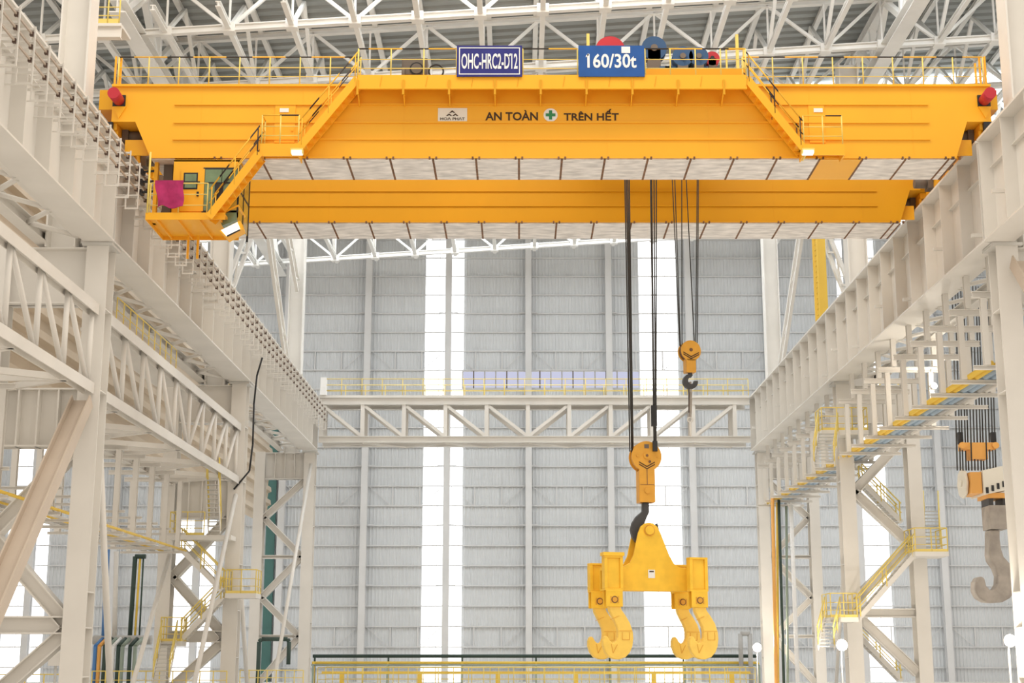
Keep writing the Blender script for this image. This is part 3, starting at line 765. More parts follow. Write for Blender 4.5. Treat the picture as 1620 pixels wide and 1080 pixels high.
# stairs and landings on the front girder
def landing(x0, x1, py, ph):
    a, b = xat(x0, py, YP), xat(x1, py, YP); z = zat(py, YP)
    o = MB().box((a, YP, z - .05), (b, YF - .02, z + .0)).box((a, YP - .01, z - ph), (b, YP + .03, z + .02)).box((a, YP + .03, z - ph), (a + .04, YF - .02, z)).box((b - .04, YP + .03, z - ph), (b, YF - .02, z)).build('landing', 'yel', CR)
    railing([(a + .05, YF - .15, z), (a + .05, YP + .03, z), (b - .05, YP + .03, z)], 1.02, o, step=.62, mats=('rail', 'stripe'), r=.024)
    return a, b, z
la = landing(411, 474, 228, .42)
lb = landing(1270, 1336, 229, .36)
def stair(p, q, w0, w1, parent, m='yel', n=9, rails=True, sw=.26, mid=.5, tm=None):
    """One straight flight from p to q (front stringer line); its width runs by the vector w0..w1 across."""
    p, q = V(p), V(q); A, B = V(w0), V(w1)
    o = MB().bar(p + A, q + A, .03, sw).bar(p + B, q + B, .03, sw).build('flight', m, parent)
    d = (q - p); hz = V((d.x, d.y, 0)).normalized(); ww = (B - A)
    t0 = None
    for i in range(n):
        c = p.lerp(q, (i + .5) / n)
        if t0 is None:
            mb = MB(); e = hz * .13
            k = [c + A - e, c + B - e, c + B + e, c + A + e]
            mb._add([x + V((0, 0, .02)) for x in k] + [x - V((0, 0, .02)) for x in k], [(0, 1, 2, 3), (7, 6, 5, 4), (0, 4, 5, 1), (1, 5, 6, 2), (2, 6, 7, 3), (3, 7, 4, 0)])
            t0 = mb.build('tread', tm or m, o); c0 = c
        else: copy_part(t0, o, c - c0)
    if rails:
        for side in (A, B):
            mb = MB(); up = V((0, 0, .95)); l = (q - p).length
            hr = .024 if m == 'yel' else .036; mb.tube(p + side + up, q + side + up, hr, 6)
            mb.tube(p + side + up * mid, q + side + up * mid, hr * .75, 6)
            for t in (.04, .5, .96):
                c = p.lerp(q, t) + side; mb.tube(c, c + up, hr * .9, 6)
            mb.build('handrail', 'stripe_s' if m == 'yel' else 'rail', o)
    return o
stair((la[1] - .02, YP + .02, la[2] - .12), (pa - .02, YP + .02, ZT - .05), (0, 0, 0), (0, .62, 0), CR, n=10)
stair((lb[0] + .02, YP + .02, lb[2] - .1), (pb + .02, YP + .02, ZT - .05), (0, 0, 0), (0, .62, 0), CR, n=10)
cz = zat(338, YP - .2)
p_ = at(330, 343, YP - .1); q_ = at(411, 243, YP + .02)
stair((p_.x, YP - .08, p_.z), (q_.x, YP - .08, q_.z), (0, 0, 0), (0, .62, 0), CR, n=9)

def flood(px, py, Y, parent):
    c = at(px, py, Y)
    o = MB().box((c.x - .2, Y - .12, c.z - .02), (c.x + .2, Y + .14, c.z + .13)).box((c.x - .03, Y + .1, c.z + .05), (c.x + .03, YF + .0, c.z + .1)).build('floodlight', 'rail', parent)
    MB().box((c.x - .17, Y - .14, c.z - .05), (c.x + .17, Y + .1, c.z - .021)).box((c.x - .17, Y - .14, c.z - .021), (c.x + .17, Y - .121, c.z + .06)).build('lens', 'lamp_soft', o)
flood(470, 242, YP - .2, CR); flood(1278, 242, YP - .2, CR)

# operator's cab
YC = 45.5
cx0, cx1 = xat(230, 340, YC), xat(378, 340, YC); zf = zat(337, YC); zt_ = ZBT - .05
CB = MB().box((cx0, YC, zf - .22), (cx1 - .45, YC + .03, zf + .02)).box((cx0, YC + .03, zf - .1), (cx1 - .45, YC + 2.4, zf - .02))
CB.box((cx0 + .02, YC + 2.37, zf - .22), (cx1 - .45, YC + 2.4, zf - .02)).box((cx0, YC + .03, zf - .22), (cx0 + .03, YC + 2.4, zf - .02))
for i in range(4): CB.box((cx0 + .3 + i * .7, YC + .03, zf - .2), (cx0 + .34 + i * .7, YC + 2.37, zf - .1))
CAB = CB.build('cab_platform', 'yel', CR)
YB2 = YC + .45                                              # cab wall behind the little balcony
bx0 = xat(273, 300, YB2); bx1 = xat(378, 300, YB2)
cw = MB().box((bx0, YB2, zf), (bx1, YB2 + .05, zf + 1.98)).box((bx0, YB2 + .05, zf), (bx0 + .05, YB2 + 1.9, zf + 1.98)).box((bx0, YB2 + 1.86, zf), (bx1 - .08, YB2 + 1.92, zf + 1.98)).box((bx0, YB2, zf + 1.93), (bx1, YB2 + 1.92, zf + 2.0))
CABW = cw.build('operator_cab', 'yel', CR)
def crect(x0, y0, x1, y1, dy, m, nm, par=CABW, th=.03):
    a, b, c, d = px_rect(x0, y0, x1, y1, YB2 - dy); return MB().box((a, YB2 - dy, c), (b, YB2 - dy + th, d)).build(nm, m, par)
dd = crect(287, 267, 321, 334, .04, 'yel', 'cab_door', CR)
crect(291, 273, 312, 299, .055, 'black', 'window_frame', dd); crect(293, 275, 310, 297, .065, 'glass', 'pane', dd); crect(291, 286.5, 316, 288.5, .08, 'black', 'bar', dd)
crect(311, 303, 314, 310, .07, 'black', 'handle', dd)
crect(322, 265, 376, 336, .03, 'black', 'window_frame')
crect(325, 268, 349, 333, .04, 'glass', 'pane'); crect(351, 268, 374, 333, .04, 'glass', 'pane')
crect(352, 310, 374, 332, .055, 'glass_y', 'amber_pane'); crect(340, 290, 352, 320, .055, 'black', 'operator_seat'); crect(325, 288, 374, 289.5, .06, 'black', 'bar')
# glazed side and sloped foot of the cab
sx = bx1
fr = MB().box((sx - .06, YB2, zf + .0), (sx + .0, YB2 + .06, zf + 1.98)).box((sx - .06, YB2 + 1.86, zf - .3), (sx, YB2 + 1.92, zf + 1.98)).box((sx - .06, YB2, zf + .95), (sx, YB2 + 1.9, zf + 1.0)).box((sx - .06, YB2 + .9, zf), (sx, YB2 + .95, zf + 1.98))
fr.build('side_frame', 'black', CABW)
MB().box((sx - .045, YB2 + .06, zf - .1), (sx - .02, YB2 + 1.86, zf + 1.9)).build('side_pane', 'glass_y', CABW)
ft = MB().xz([(sx - .75, zf + .05), (sx + .02, zf + .42), (sx + .02, zf + .36), (sx - .72, zf - .02)], YB2 - .06, YB2 + 1.2); ft.build('foot_frame', 'yel', CABW)
MB().xz([(sx - .62, zf + .0), (sx - .05, zf + .28), (sx - .02, zf - .1), (sx - .5, zf - .3)], YB2 - .03, YB2 + 1.0).build('foot_pane', 'glass', CABW)
# big square floodlight under the cab corner
fc = at(365, 357, YC - .1)
fl_ = MB().prism([(-.36, -.18), (.30, .17), (.40, -.12), (-.12, -.42)], (fc.x, YC - .12, fc.z), (1, 0, 0), (0, 0, 1), (0, .5, 0)).build('floodlight', 'yel', CAB)
MB().prism([(-.30, -.16), (.22, .11), (.32, -.12), (-.12, -.36)], (fc.x, YC - .14, fc.z), (1, 0, 0), (0, 0, 1), (0, .019, 0)).build('lens', 'lamp_soft', fl_)
MB().prism([(-.10, -.34), (.31, -.13), (.33, -.17), (-.09, -.39)], (fc.x, YC - .16, fc.z), (1, 0, 0), (0, 0, 1), (0, .02, 0)).build('trim', 'black', fl_)
# balcony railing
o = MB().tube((cx0 + .05, YC + .02, zf), (cx0 + .05, YC + .02, zf + 2.1), .035, 8).build('balcony_railing', 'rail', CR)
railing([(cx0 + .12, YC + .03, zf), (xat(327, 330, YC), YC + .03, zf)], 1.03, o, step=.95, r=.022, rails=(1.0, .63, .27))
MB().box((cx0 + .02, YC + .05, zf + .8), (cx0 + .12, YC + .14, zf + 1.0)).build('lamp_box', 'black', o)
# hanger plates and dark gear between cab and girder
MB().xz([(bx0, ZBT), (bx0 + 1.4, ZBT), (bx0 + 1.15, ZBT - .2), (bx0 + .25, ZBT - .2)], YB2 + .1, YB2 + .2).build('hanger_plate', 'black', CR)
MB().box((bx0 + .0, YB2 + .1, zf + 1.95), (bx0 + .08, YB2 + .3, ZBT + .02)).box((bx0 + 1.4, YB2 + .1, zf + 1.95), (bx0 + 1.55, YB2 + .3, ZBT + .02)).box((bx1 - .2, YB2 + .1, zf + 1.95), (bx1, YB2 + .3, ZBT + .02)).build('hanger_post', 'yel', CR)
g = MB().box((cx0 + .25, YB2 + .6, zf), (cx0 + .55, YB2 + 1.0, ZBT)).tube((cx0 + .75, YB2 + .7, zf + 1.0), (cx0 + .95, YB2 + .7, ZBT), .06, 8).box((cx0 + .6, YB2 + .8, zf + .1), (cx0 + .9, YB2 + 1.1, zf + 1.3)); g.build('cable_gear', 'motor', CR)
for dx in (0, .33): MB().box((xat(297, 380, 47.5) + dx, 47.4, zf - 1.0), (xat(297, 380, 47.5) + dx + .07, 47.5, zf - .2)).build('ladder_stub', 'yel', CR)
# collector arms reaching for the current rails
for i, z in enumerate((15.9, 15.54, 15.18)):
    MB().bar((XCR + .04, YC + .9, z), (cx0 + .1, YC + .9, z + .05), .06, .06).box((XCR + .03, YC + .7, z - .06), (XCR + .14, YC + 1.1, z + .06)).build('collector_arm', 'black', CR)
MB().box((cx0 + .0, YC + .8, zf - .1), (cx0 + .12, YC + 1.0, ZBT + .2)).build('collector_mast', 'yel', CR)

# cloth hung over the balcony rail
cl = MB(); nx, nz = 14, 10; x0c, x1c = xat(246, 300, YC), xat(291, 300, YC); z0c, z1c = zat(328, YC), zat(286, YC)
for side in (-1, 1):
    b = len(cl.v)
    for i in range(nx + 1):
        for j in range(nz + 1):
            u, v = i / nx, j / nz
            yy = YC - .03 + side * .012 - .045 * math.sin(u * 9 + v * 2) * (1 - v) - .02
            cl.v.append((x0c + (x1c - x0c) * u + .03 * math.sin(v * 6) + (.12 * (1 - v) if u < .5 else 0) * (1 - 2 * u), yy, z0c + (z1c - z0c) * v + .05 * math.sin(u * 7) * (1 - v)))
    for i in range(nx):
        for j in range(nz):
            k = b + i * (nz + 1) + j; f = (k, k + nz + 1, k + nz + 2, k + 1)
            cl.f.append(f if side < 0 else f[::-1]); cl.sm.append(True)
o = cl.build('draped_cloth', 'cloth')
tag(o, 'magenta cloth draped over the balcony railing of the crane cab', 'cloth')

# ---------------------------------------------------------------- trolley and its gear
TY0, TY1 = 46.9, 54.9
tx0, tx1 = xat(928, 110, 47), xat(1178, 110, 47)
T = thing('crane_trolley', 'yellow hoist trolley with red and blue drums standing on top of the crane', 'crane trolley', ((tx0 + tx1) / 2, 50.5, 19.2))
fz = zat(108, TY0)
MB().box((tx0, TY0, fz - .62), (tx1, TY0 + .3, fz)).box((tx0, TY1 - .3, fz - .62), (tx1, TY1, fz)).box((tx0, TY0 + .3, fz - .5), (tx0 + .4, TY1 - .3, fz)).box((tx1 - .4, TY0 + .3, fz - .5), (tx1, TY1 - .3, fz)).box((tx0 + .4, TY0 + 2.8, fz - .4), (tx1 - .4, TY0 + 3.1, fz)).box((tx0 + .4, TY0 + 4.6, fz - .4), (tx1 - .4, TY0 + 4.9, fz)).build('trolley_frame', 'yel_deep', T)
for x in (tx0 + .5, tx1 - .5):
    for yy in (TY0 + .9, TY1 - .9): MB().disc((x, yy, ZT + .30), (1, 0, 0), .27, .16, 24).build('wheel', 'motor', T)
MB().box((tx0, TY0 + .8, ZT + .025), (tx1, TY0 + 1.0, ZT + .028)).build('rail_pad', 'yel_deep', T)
def drum(px, py, Y, r, m, nm, th=.5, hub='motor'):
    c = at(px, py, Y); o = MB().disc((c.x, Y, c.z), (0, 1, 0), r, th, 36).build(nm, m, T)
    MB().disc((c.x, Y - th / 2 - .03, c.z), (0, 1, 0), r * .28, .06, 20).build('hub', hub, o)
    MB().box((c.x - r * .5, Y - th / 2, fz - .02), (c.x + r * .5, Y + th / 2, c.z)).build('pedestal', 'motor', o)
    return o
lab(drum(965, 82, TY0 + .8, .52, 'red', 'brake_drum', .3, 'black'), 'red brake drum')
lab(drum(1034, 80, TY0 + .7, .44, 'machine', 'gear_wheel', .45), 'blue gear drum')
lab(drum(1078, 97, TY0 + .7, .36, 'machine', 'motor_housing', .9), 'blue motor housing')
lab(drum(1103, 97, TY0 + .7, .34, 'machine', 'motor_housing', .9), 'second blue motor housing')
lab(drum(1126, 95, TY0 + .8, .26, 'red', 'brake_drum', .3, 'black'), 'small red brown brake drum')
for px in (1060, 1110, 1052): 
    c = at(px, 104, TY0 + .6); MB().box((c.x - .2, TY0 + .4, fz), (c.x + .2, TY0 + .9, fz + .25)).build('gear_case', 'machine', T)
for px, py in ((930, 55), (1165, 56)):
    c = at(px, py, TY0 + .3); MB().box((c.x - .05, TY0 + .2, fz - .1), (c.x + .05, TY0 + .3, c.z)).build('mast', 'rail', T)
mb = MB(); c = at(1147, 80, TY0 + .5); mb.box((c.x, TY0 + .4, fz), (c.x + .06, TY0 + .46, c.z)).box((c.x + .6, TY0 + .4, fz), (c.x + .66, TY0 + .46, c.z)).box((c.x, TY0 + .4, c.z), (c.x + .66, TY0 + .46, c.z + .06)); mb.build('gantry_bracket', 'rail', T)
MB().tube((tx0 + 1.6, TY0 + 3.9, fz + .45), (tx1 - .6, TY0 + 3.9, fz + .45), .42, 24).build('hoist_drum', 'motor', T)

# ropes (parts of the trolley) down to the two hook blocks
YH = 50.6
def ropes(tops, bots, y_top, y_bot, dy, r, zlo):
    for i, (a, b) in enumerate(zip(tops, bots)):
        A = at(a, 283, YH); B = at(b, y_bot, YH); d = (A - B).normalized()
        top = A + d * ((fz - .3 - A.z) / d.z)
        MB().tube((top.x, YH + dy[i], top.z), (B.x, YH + dy[i], B.z), r, 6).build('hoist_rope', 'rope', T)
ropes([987.5, 990.5, 993.5, 996.5], [995.5, 999, 1001, 1002.5], 0, 716, [-.3, -.1, .1, .3], .026, 0)
ropes([1028, 1030.5, 1035, 1039.5], [1033.5, 1035, 1037.5, 1039], 0, 714, [-.3, -.1, .1, .3], .026, 0)
ropes([1063, 1068, 1078.5, 1085, 1103.5, 1105], [1075, 1077, 1079, 1098, 1101, 1103], 0, 548, [-.1, .1, 0, -.12, .1, 0], .02, 0)
c = at(1034.5, 655, YH - .3); MB().box((c.x - .10, YH - .4, c.z - .42), (c.x + .10, YH - .2, c.z + .30)).build('limit_weight', 'black', T)
c = at(1036, 700, YH - .3); MB().box((c.x - .08, YH - .4, c.z - .3), (c.x + .08, YH - .2, c.z + .05)).build('limit_weight', 'black', T)

# ---------------------------------------------------------------- hook blocks
def hookblock(name, label, px, py, s, phi, geo):
    o = at(px, py, YH)
    t = thing(name, label, 'hook block', o, rz=phi)
    geo(t, s); return t
S1 = .0219
def main_geo(t, s):
    # local metres, origin on the sheave axle
    r = .53
    MB().disc((0, -.24, 0), (0, 1, 0), r, .05, 40).disc((0, .24, 0), (0, 1, 0), r, .05, 40).build('side_plate', 'orange', t, True)
    MB().disc((0, 0, 0), (0, 1, 0), r - .05, .40, 36).build('sheave', 'orange', t, True)
    MB().box((-.28, -.27, -1.60), (.28, -.20, -.35)).box((-.28, .20, -1.60), (.28, .27, -.35)).box((-.28, -.20, -1.60), (-.2, .20, -.5)).box((.2, -.20, -1.6), (.28, .2, -.5)).build('cheek', 'orange', t, True, bevel=.02)
    MB().box((-.012, -.278, -.98), (.012, -.268, -.42)).box((-.25, -.278, -1.0), (.25, -.268, -.985)).build('seam', 'rust', t, True)
    MB().disc((.0, -.29, -1.2), (0, 1, 0), .1, .04, 20).build('trunnion_cap', 'orange', t, True)
    MB().disc((.0, -.29, 0.02), (0, 1, 0), .12, .06, 20).disc((-.33, -.28, .02), (0, 1, 0), .05, .03, 14).disc((.37, -.28, .0), (0, 1, 0), .03, .03, 12).build('axle_cap', 'orange', t, True)
    MB().disc((.0, -.33, 0.02), (0, 1, 0), .045, .03, 14).disc((.1, -.28, -.19), (0, 1, 0), .045, .03, 14).build('grease_cap', 'rust', t, True)
    m = MB()
    for z in (-.22, -.30): m.prism([(-.28, z + .0), (0, z - .16), (.28, z), (.28, z + .035), (0, z - .12), (-.28, z + .035)], (0, -.275, 0), (1, 0, 0), (0, 0, 1), (0, .008, 0))
    m.build('chevron_mark', 'letter', t, True)
    MB().box((-.08, -.278, .28), (.08, -.266, .42)).build('data_plate', 'motor', t, True)
    k = .00383
    P = [(193,600),(190,680),(165,700),(130,730),(95,785),(79,850),(95,920),(140,975),(190,1003),(230,1010),(280,995),(318,950),(336,900),(338,850),(325,785),(305,800),(312,850),(300,895),(275,925),(250,930),(220,915),(203,880),(196,840),(205,790),(225,740),(250,690),(250,600)]
    MB().prism([((x - 228) * k, -(y - 185) * k) for x, y in P], (0, -.15, 0), (1, 0, 0), (0, 0, 1), (0, .3, 0)).build('hook', 'hookdark', t, True, bevel=.04)
    MB().tube((0, 0, -1.35), (0, 0, -1.62), .11, 16).build('shank', 'hookdark', t, True)
PHI = R(10)
hookblock('hook_block', 'large orange main hook block with chevron marks holding the yellow lifting beam', 1020.5, 723, S1, R(8), main_geo)
def aux_geo(t, s):
    r = .37
    MB().disc((0, -.17, 0), (0, 1, 0), r, .04, 36).disc((0, .17, 0), (0, 1, 0), r, .04, 36).build('side_plate', 'orange', t, True)
    MB().disc((0, 0, 0), (0, 1, 0), r - .04, .28, 32).build('sheave', 'rust', t, True)
    MB().box((-.18, -.19, -.78), (.18, .19, -.28)).build('cheek', 'orange', t, True, bevel=.02)
    m = MB()
    for z in (-.08, -.15): m.prism([(-.29, z), (0, z - .16), (.29, z), (.29, z + .035), (0, z - .12), (-.29, z + .035)], (0, -.20, 0), (1, 0, 0), (0, 0, 1), (0, .008, 0))
    m.build('chevron_mark', 'letter', t, True)
    MB().disc((0, -.2, .03), (0, 1, 0), .06, .03, 16).build('axle_cap', 'rust', t, True)
    P = []
    for i in range(19):
        a = R(100 - 16.5 * -i) if False else R(75 + 17 * i * .95); P.append((.27 * math.cos(a), -1.09 + .27 * math.sin(a)))
    Q = []
    for i in range(19):
        a = R(80 + 16.2 * i * .95); Q.append((.02 + .115 * math.cos(a), -1.06 + .125 * math.sin(a)))
    MB().prism(P + Q[::-1], (0, -.08, 0), (1, 0, 0), (0, 0, 1), (0, .16, 0)).build('hook', 'hookdark', t, True)
    MB().tube((0, 0, -.70), (.02, 0, -.88), .08, 12).build('shank', 'hookdark', t, True)
hookblock('hook_block', 'small orange auxiliary hook block with black hook hanging high beside the main ropes', 1090.5, 556, S1, R(12), aux_geo)
c = at(1090.5, 603, YH); d_ = at(1092, 668, YH)
t = thing('lifting_sling', 'thin worn sling dangling from the auxiliary hook', 'sling', d_)
MB().path([(c.x + .03, YH, c.z - .02), (c.x + .05, YH, c.z - .4), (d_.x + .02, YH, d_.z + .35), (d_.x, YH, d_.z + .2)], .045, 8).build('strap', 'hookgrey', t)
MB().path([(c.x - .05, YH, c.z - .05), (c.x - .02, YH, c.z - .5), (d_.x - .03, YH, d_.z + .35)], .03, 8).build('strap', 'motor', t)
MB().ring((d_.x, YH, d_.z + .1), (0, 1, 0), .09, .025, 16, 6).tube((d_.x, YH, d_.z - .5), (d_.x, YH, d_.z + .02), .04, 8).build('shackle', 'steel', t)

# ---------------------------------------------------------------- lifting beam with four C-hooks
pin = at(1021.5, 840, YH)
SP = thing('lifting_beam', 'bright yellow lifting beam with four C-hooks hanging from the main hook', 'lifting beam', pin, rz=R(15))
for yy in (-.36, .28):
    pl = [(-1.58, -1.26), (-.95, -1.24), (-.72, -1.12), (-.58, -.85), (-.40, -.1), (-.30, .13), (-.15, .24), (0, .27), (.15, .24), (.30, .13), (.42, -.1), (.72, -.85), (.88, -1.12), (1.1, -1.25), (1.58, -1.3), (1.58, -2.05), (-1.58, -2.05)]
    MB().prism(pl, (0, yy, 0), (1, 0, 0), (0, 0, 1), (0, .08, 0)).build('beam_plate', 'lemon', SP, True, bevel=.012)
MB().box((-1.58, -.28, -1.36), (1.58, .28, -1.28)).box((-1.58, -.28, -2.05), (1.58, .28, -1.98)).build('beam_flange', 'lemon', SP, True)
MB().tube((0, -.44, 0), (0, .44, 0), .155, 24).build('pin', 'lemon', SP, True)
MB().ring((0, -.385, 0), (0, 1, 0), .175, .02, 28, 6).build('pin_collar', 'orange', SP, True)
MB().box((-.07, -.375, -1.62), (.17, -.361, -1.34)).build('rating_plate', 'white', SP, True)
MB().box((-.03, -.38, -1.42), (.13, -.376, -1.38)).build('rating_print', 'letter', SP, True)
kx = .00362
HP = [(200,535),(312,535),(330,600),(370,655),(410,720),(436,800),(440,860),(430,930),(405,985),(362,1028),(300,1048),(255,1046),(205,1028),(168,985),(148,925),(148,880),(160,848),(175,833),(192,846),(212,880),(232,898),(252,900),(275,884),(290,850),(293,800),(285,755),(262,705),(235,655),(212,610)]
hk0 = bx0_ = None
for xs_ in (-1.5, 1.55):
    for yy in (-.80, .80):
        top = -.93 if (yy < 0) else -1.08
        z0 = -2.08
        m = MB().box((xs_ - .33, yy - .16, z0), (xs_ + .33, yy + .16, z0 + .07)).box((xs_ - .33, yy - .16, top - .07), (xs_ + .33, yy + .16, top))
        m.box((xs_ - .33, yy - .16, z0 + .07), (xs_ - .22, yy + .16, top - .07)).box((xs_ + .22, yy - .16, z0 + .07), (xs_ + .33, yy + .16, top - .07)).box((xs_ - .22, yy - .1, z0 + .07), (xs_ + .22, yy + .1, top - .07))
        hb = m.build('hanger_box', 'lemon', SP, True, bevel=.012)
        if xs_ < 0 and yy < 0: MB().box((xs_ - .37, yy - .19, top), (xs_ + .37, yy + .19, top + .12)).build('cap', 'lemon', hb, True)
        MB().box((xs_ - .30, yy - .19, -2.62), (xs_ + .30, yy - .13, -2.06)).box((xs_ - .30, yy + .13, -2.62), (xs_ + .30, yy + .19, -2.06)).build('clevis', 'lemon', hb, True, bevel=.03)
        MB().ring((xs_ + .0, yy - .2, -2.38), (0, 1, 0), .10, .018, 22, 6).build('pin_ring', 'rust', hb, True)
        MB().disc((xs_ + .0, yy - .2, -2.38), (0, 1, 0), .085, .05, 18).box((xs_ - .15, yy - .20, -2.50), (xs_ - .11, yy - .185, -2.27)).box((xs_ + .11, yy - .20, -2.50), (xs_ + .15, yy - .185, -2.27)).build('pin_keeper', 'orange', hb, True)
        hk = MB().prism([(xs_ + (x - 255) * kx, -2.48 - (y - 535) * kx) for x, y in HP], (0, yy - .125, 0), (1, 0, 0), (0, 0, 1), (0, .25, 0)).build('c_hook', 'lemon_pale', SP, True, bevel=.035)
        q = lambda x, y: (xs_ + (x - 255) * kx, -2.48 - (y - 535) * kx)
        m = MB()
        for pth in ([(222,905),(238,990),(280,915)], [(215,690),(300,655)], [(300,790),(430,790)], [(330,800),(330,870),(400,870),(400,800)]):
            m = MB()
            for a_, b_ in zip(pth, pth[1:]): m.bar((q(*a_)[0], yy - .128, q(*a_)[1]), (q(*b_)[0], yy - .128, q(*b_)[1]), .012, .022, up=(0, 1, 0))
            m.build('weld_seam', 'orange', hk, True)
# ---------------------------------------------------------------- second crane's hook in the side aisle
YS = 61.0
o = at(1560, 800, YS); k = .0268
def rect(x0, y0, x1, y1, ya, yb):
    a = at(x0, y0, YS); b = at(x1, y1, YS); return (a.x, ya, b.z), (b.x, yb, a.z)
LH = thing('load_hook', 'weathered grey load hook of a second crane, half hidden behind the near right column', 'hook', o)
P = [(195,695),(195,745),(193,820),(200,850),(225,885),(240,925),(238,965),(222,992),(200,998),(180,975),(172,940),(160,928),(140,930),(124,955),(122,1000),(140,1035),(175,1055),(220,1060),(262,1056),(300,1035),(320,1000),(330,950),(320,900),(300,865),(268,830),(255,790),(248,740),(248,695)]
pp = []
for x, y in P:
    w_ = at(1500 + x / 3.175, 620 + y / 3.175, YS); pp.append((w_.x, w_.z))
MB().xz(pp, YS - .35, YS + .35).build('hook', 'hookgrey', LH, bevel=.12)
MB().box(*rect(1559, 801, 1589, 838, YS - .55, YS + .55)).build('hook_collar', 'hookgrey', LH)
MB().box(*rect(1554, 782, 1592, 790, YS - .7, YS + .7)).build('cross_head', 'pipeo', LH)
MB().box(*rect(1558, 790, 1566, 801, YS - .5, YS + .5)).box(*rect(1580, 790, 1588, 801, YS - .5, YS + .5)).build('trunnion', 'hookdark', LH)
a = at(1546, 779, YS); b = at(1604, 735, YS)
MB().xz([(a.x, zat(786, YS)), (b.x + .6, zat(768, YS)), (b.x + .6, zat(730, YS)), (a.x, zat(748, YS))], YS - .9, YS + .9).build('cross_beam', 'cream', LH)
m = MB()
for i in range(5):
    c = at(1551 + i * 8.5, 779 - i * 3.2, YS); m.box((c.x - .05, YS - .95, c.z - .12), (c.x + .05, YS - .9, c.z + .12))
m.build('slot', 'black', LH)
MB().box(*rect(1526, 750, 1545, 783, YS - .8, YS + .8)).build('end_sheave_box', 'pipeo', LH)
c = at(1521, 765, YS); MB().tube((c.x, YS, c.z), (c.x + .12, YS, c.z), .62, 8).tube((c.x - .06, YS, c.z), (c.x, YS, c.z), .14, 12).build('end_plate', 'cream', LH)
UB = thing('sheave_block', 'small orange sheave block caught among the many ropes of the second crane', 'sheave block', at(1542, 716, YS))
def rect2(x0, y0, x1, y1, ya, yb):
    a = at(x0, y0, YS); b = at(x1, y1, YS); return (a.x, ya, b.z), (b.x, yb, a.z)
MB().box(*rect2(1517, 702, 1570, 713, YS - .45, YS + .15)).build('upper_bar', 'pipeo', UB)
MB().box(*rect2(1530, 713, 1558, 728, YS - .45, YS + .15)).build('block_body', 'pipeo', UB)
for px in (1517, 1569): 
    c = at(px, 707, YS); MB().disc((c.x, YS - .5, c.z), (0, 1, 0), .14, .1, 16).build('end_cap', 'pipeo', UB)
    c = at(px, 696, YS); MB().box((c.x - .1, YS - .3, c.z - .2), (c.x + .1, YS - .1, c.z + .3)).build('rope_clamp', 'black', UB)
for i, px in enumerate((1513, 1518, 1522, 1527, 1531, 1536, 1541, 1546, 1551, 1555, 1560, 1565, 1570, 1574)):
    yy = YS - .6 + .18 * (i % 5)
    a = at(px, 560, yy); b = at(px + 1.5, 744, yy)
    o = MB().tube((a.x, yy, a.z + 3), (b.x, yy, b.z), .03, 6).build('hoist_rope', 'rope')
    tag(o, 'dark wire rope in the bundle above the weathered grey hook', 'rope', 'ropes of the second crane')

# ---------------------------------------------------------------- yellow stairs round the left stair column
Yq = 70.2
ST_ = thing('column_stairs', 'cream and yellow zigzag stairs climbing round the left-hand stair column', 'stairs', at(300, 1075, 68))
def fl2(p0, p1, w, y, n, parent, m='steel'):
    p, q = at(p0[0], p0[1], y), at(p1[0], p1[1], y)
    return stair(p, q, (0, 0, 0), (0, w, 0), parent, m=m, n=n, sw=.24, tm='steel_dull')
def climb(px, w, ylo, yhi, Ylo, Yhi, n, parent):
    """A flight running away from the eye: px centre, from lower row ylo at depth Ylo to upper row yhi at depth Yhi."""
    p, q = at(px[0], ylo, Ylo), at(px[1], yhi, Yhi)
    return stair(p, q, (-w / 2, 0, 0), (w / 2, 0, 0), parent, m='steel', n=n, sw=.22, tm='steel_dull')
def slab(x0, x1, py, y0, y1, parent, rail=True, m='steel', rp=None):
    a, b = xat(x0, py, y0), xat(x1, py, y0); z = zat(py, y0)
    o = MB().box((a, y0, z - .22), (b, y1, z)).build('landing', m, parent)
    if rail:
        railing(rp or [(a + .03, y1, z), (a + .03, y0 + .03, z), (b - .03, y0 + .03, z), (b - .03, y1, z)], 1.1, o, step=.75, r=.028, toe=.12)
    return a, b, z
climb((339, 336), .56, 843, 756, 68.2, 66.8, 12, ST_)
slab(268, 366, 846, 69.4, 70.6, ST_, rp=[(xat(268, 846, 69.4), 70.5, zat(846, 69.4)), (xat(268, 846, 69.4), 69.45, zat(846, 69.4)), (xat(322, 846, 69.4), 69.45, zat(846, 69.4))])
fl2((351, 934), (284, 866), .7, 69.6, 11, ST_)
slab(356, 405, 938, 69.3, 70.65, ST_)
fl2((284, 1014), (352, 944), .7, 69.9, 11, ST_)
slab(252, 286, 1014, 69.4, 70.6, ST_)
climb((254, 267), .72, 1078, 1014, 67.4, 69.4, 10, ST_)
mbx = MB(); a = at(330, 860, 70.4)
t = thing('access_stairs', 'tan steep stairs with a yellow handrail high under the left girder, above the lattice truss', 'stairs', at(345, 560, 73))
p, q = at(352, 660, 75.5), at(335, 556, 73.5)
stair(p, q, (-.45, 0, 0), (.45, 0, 0), t, m='steel', n=13, sw=.25, tm='steel_dull')

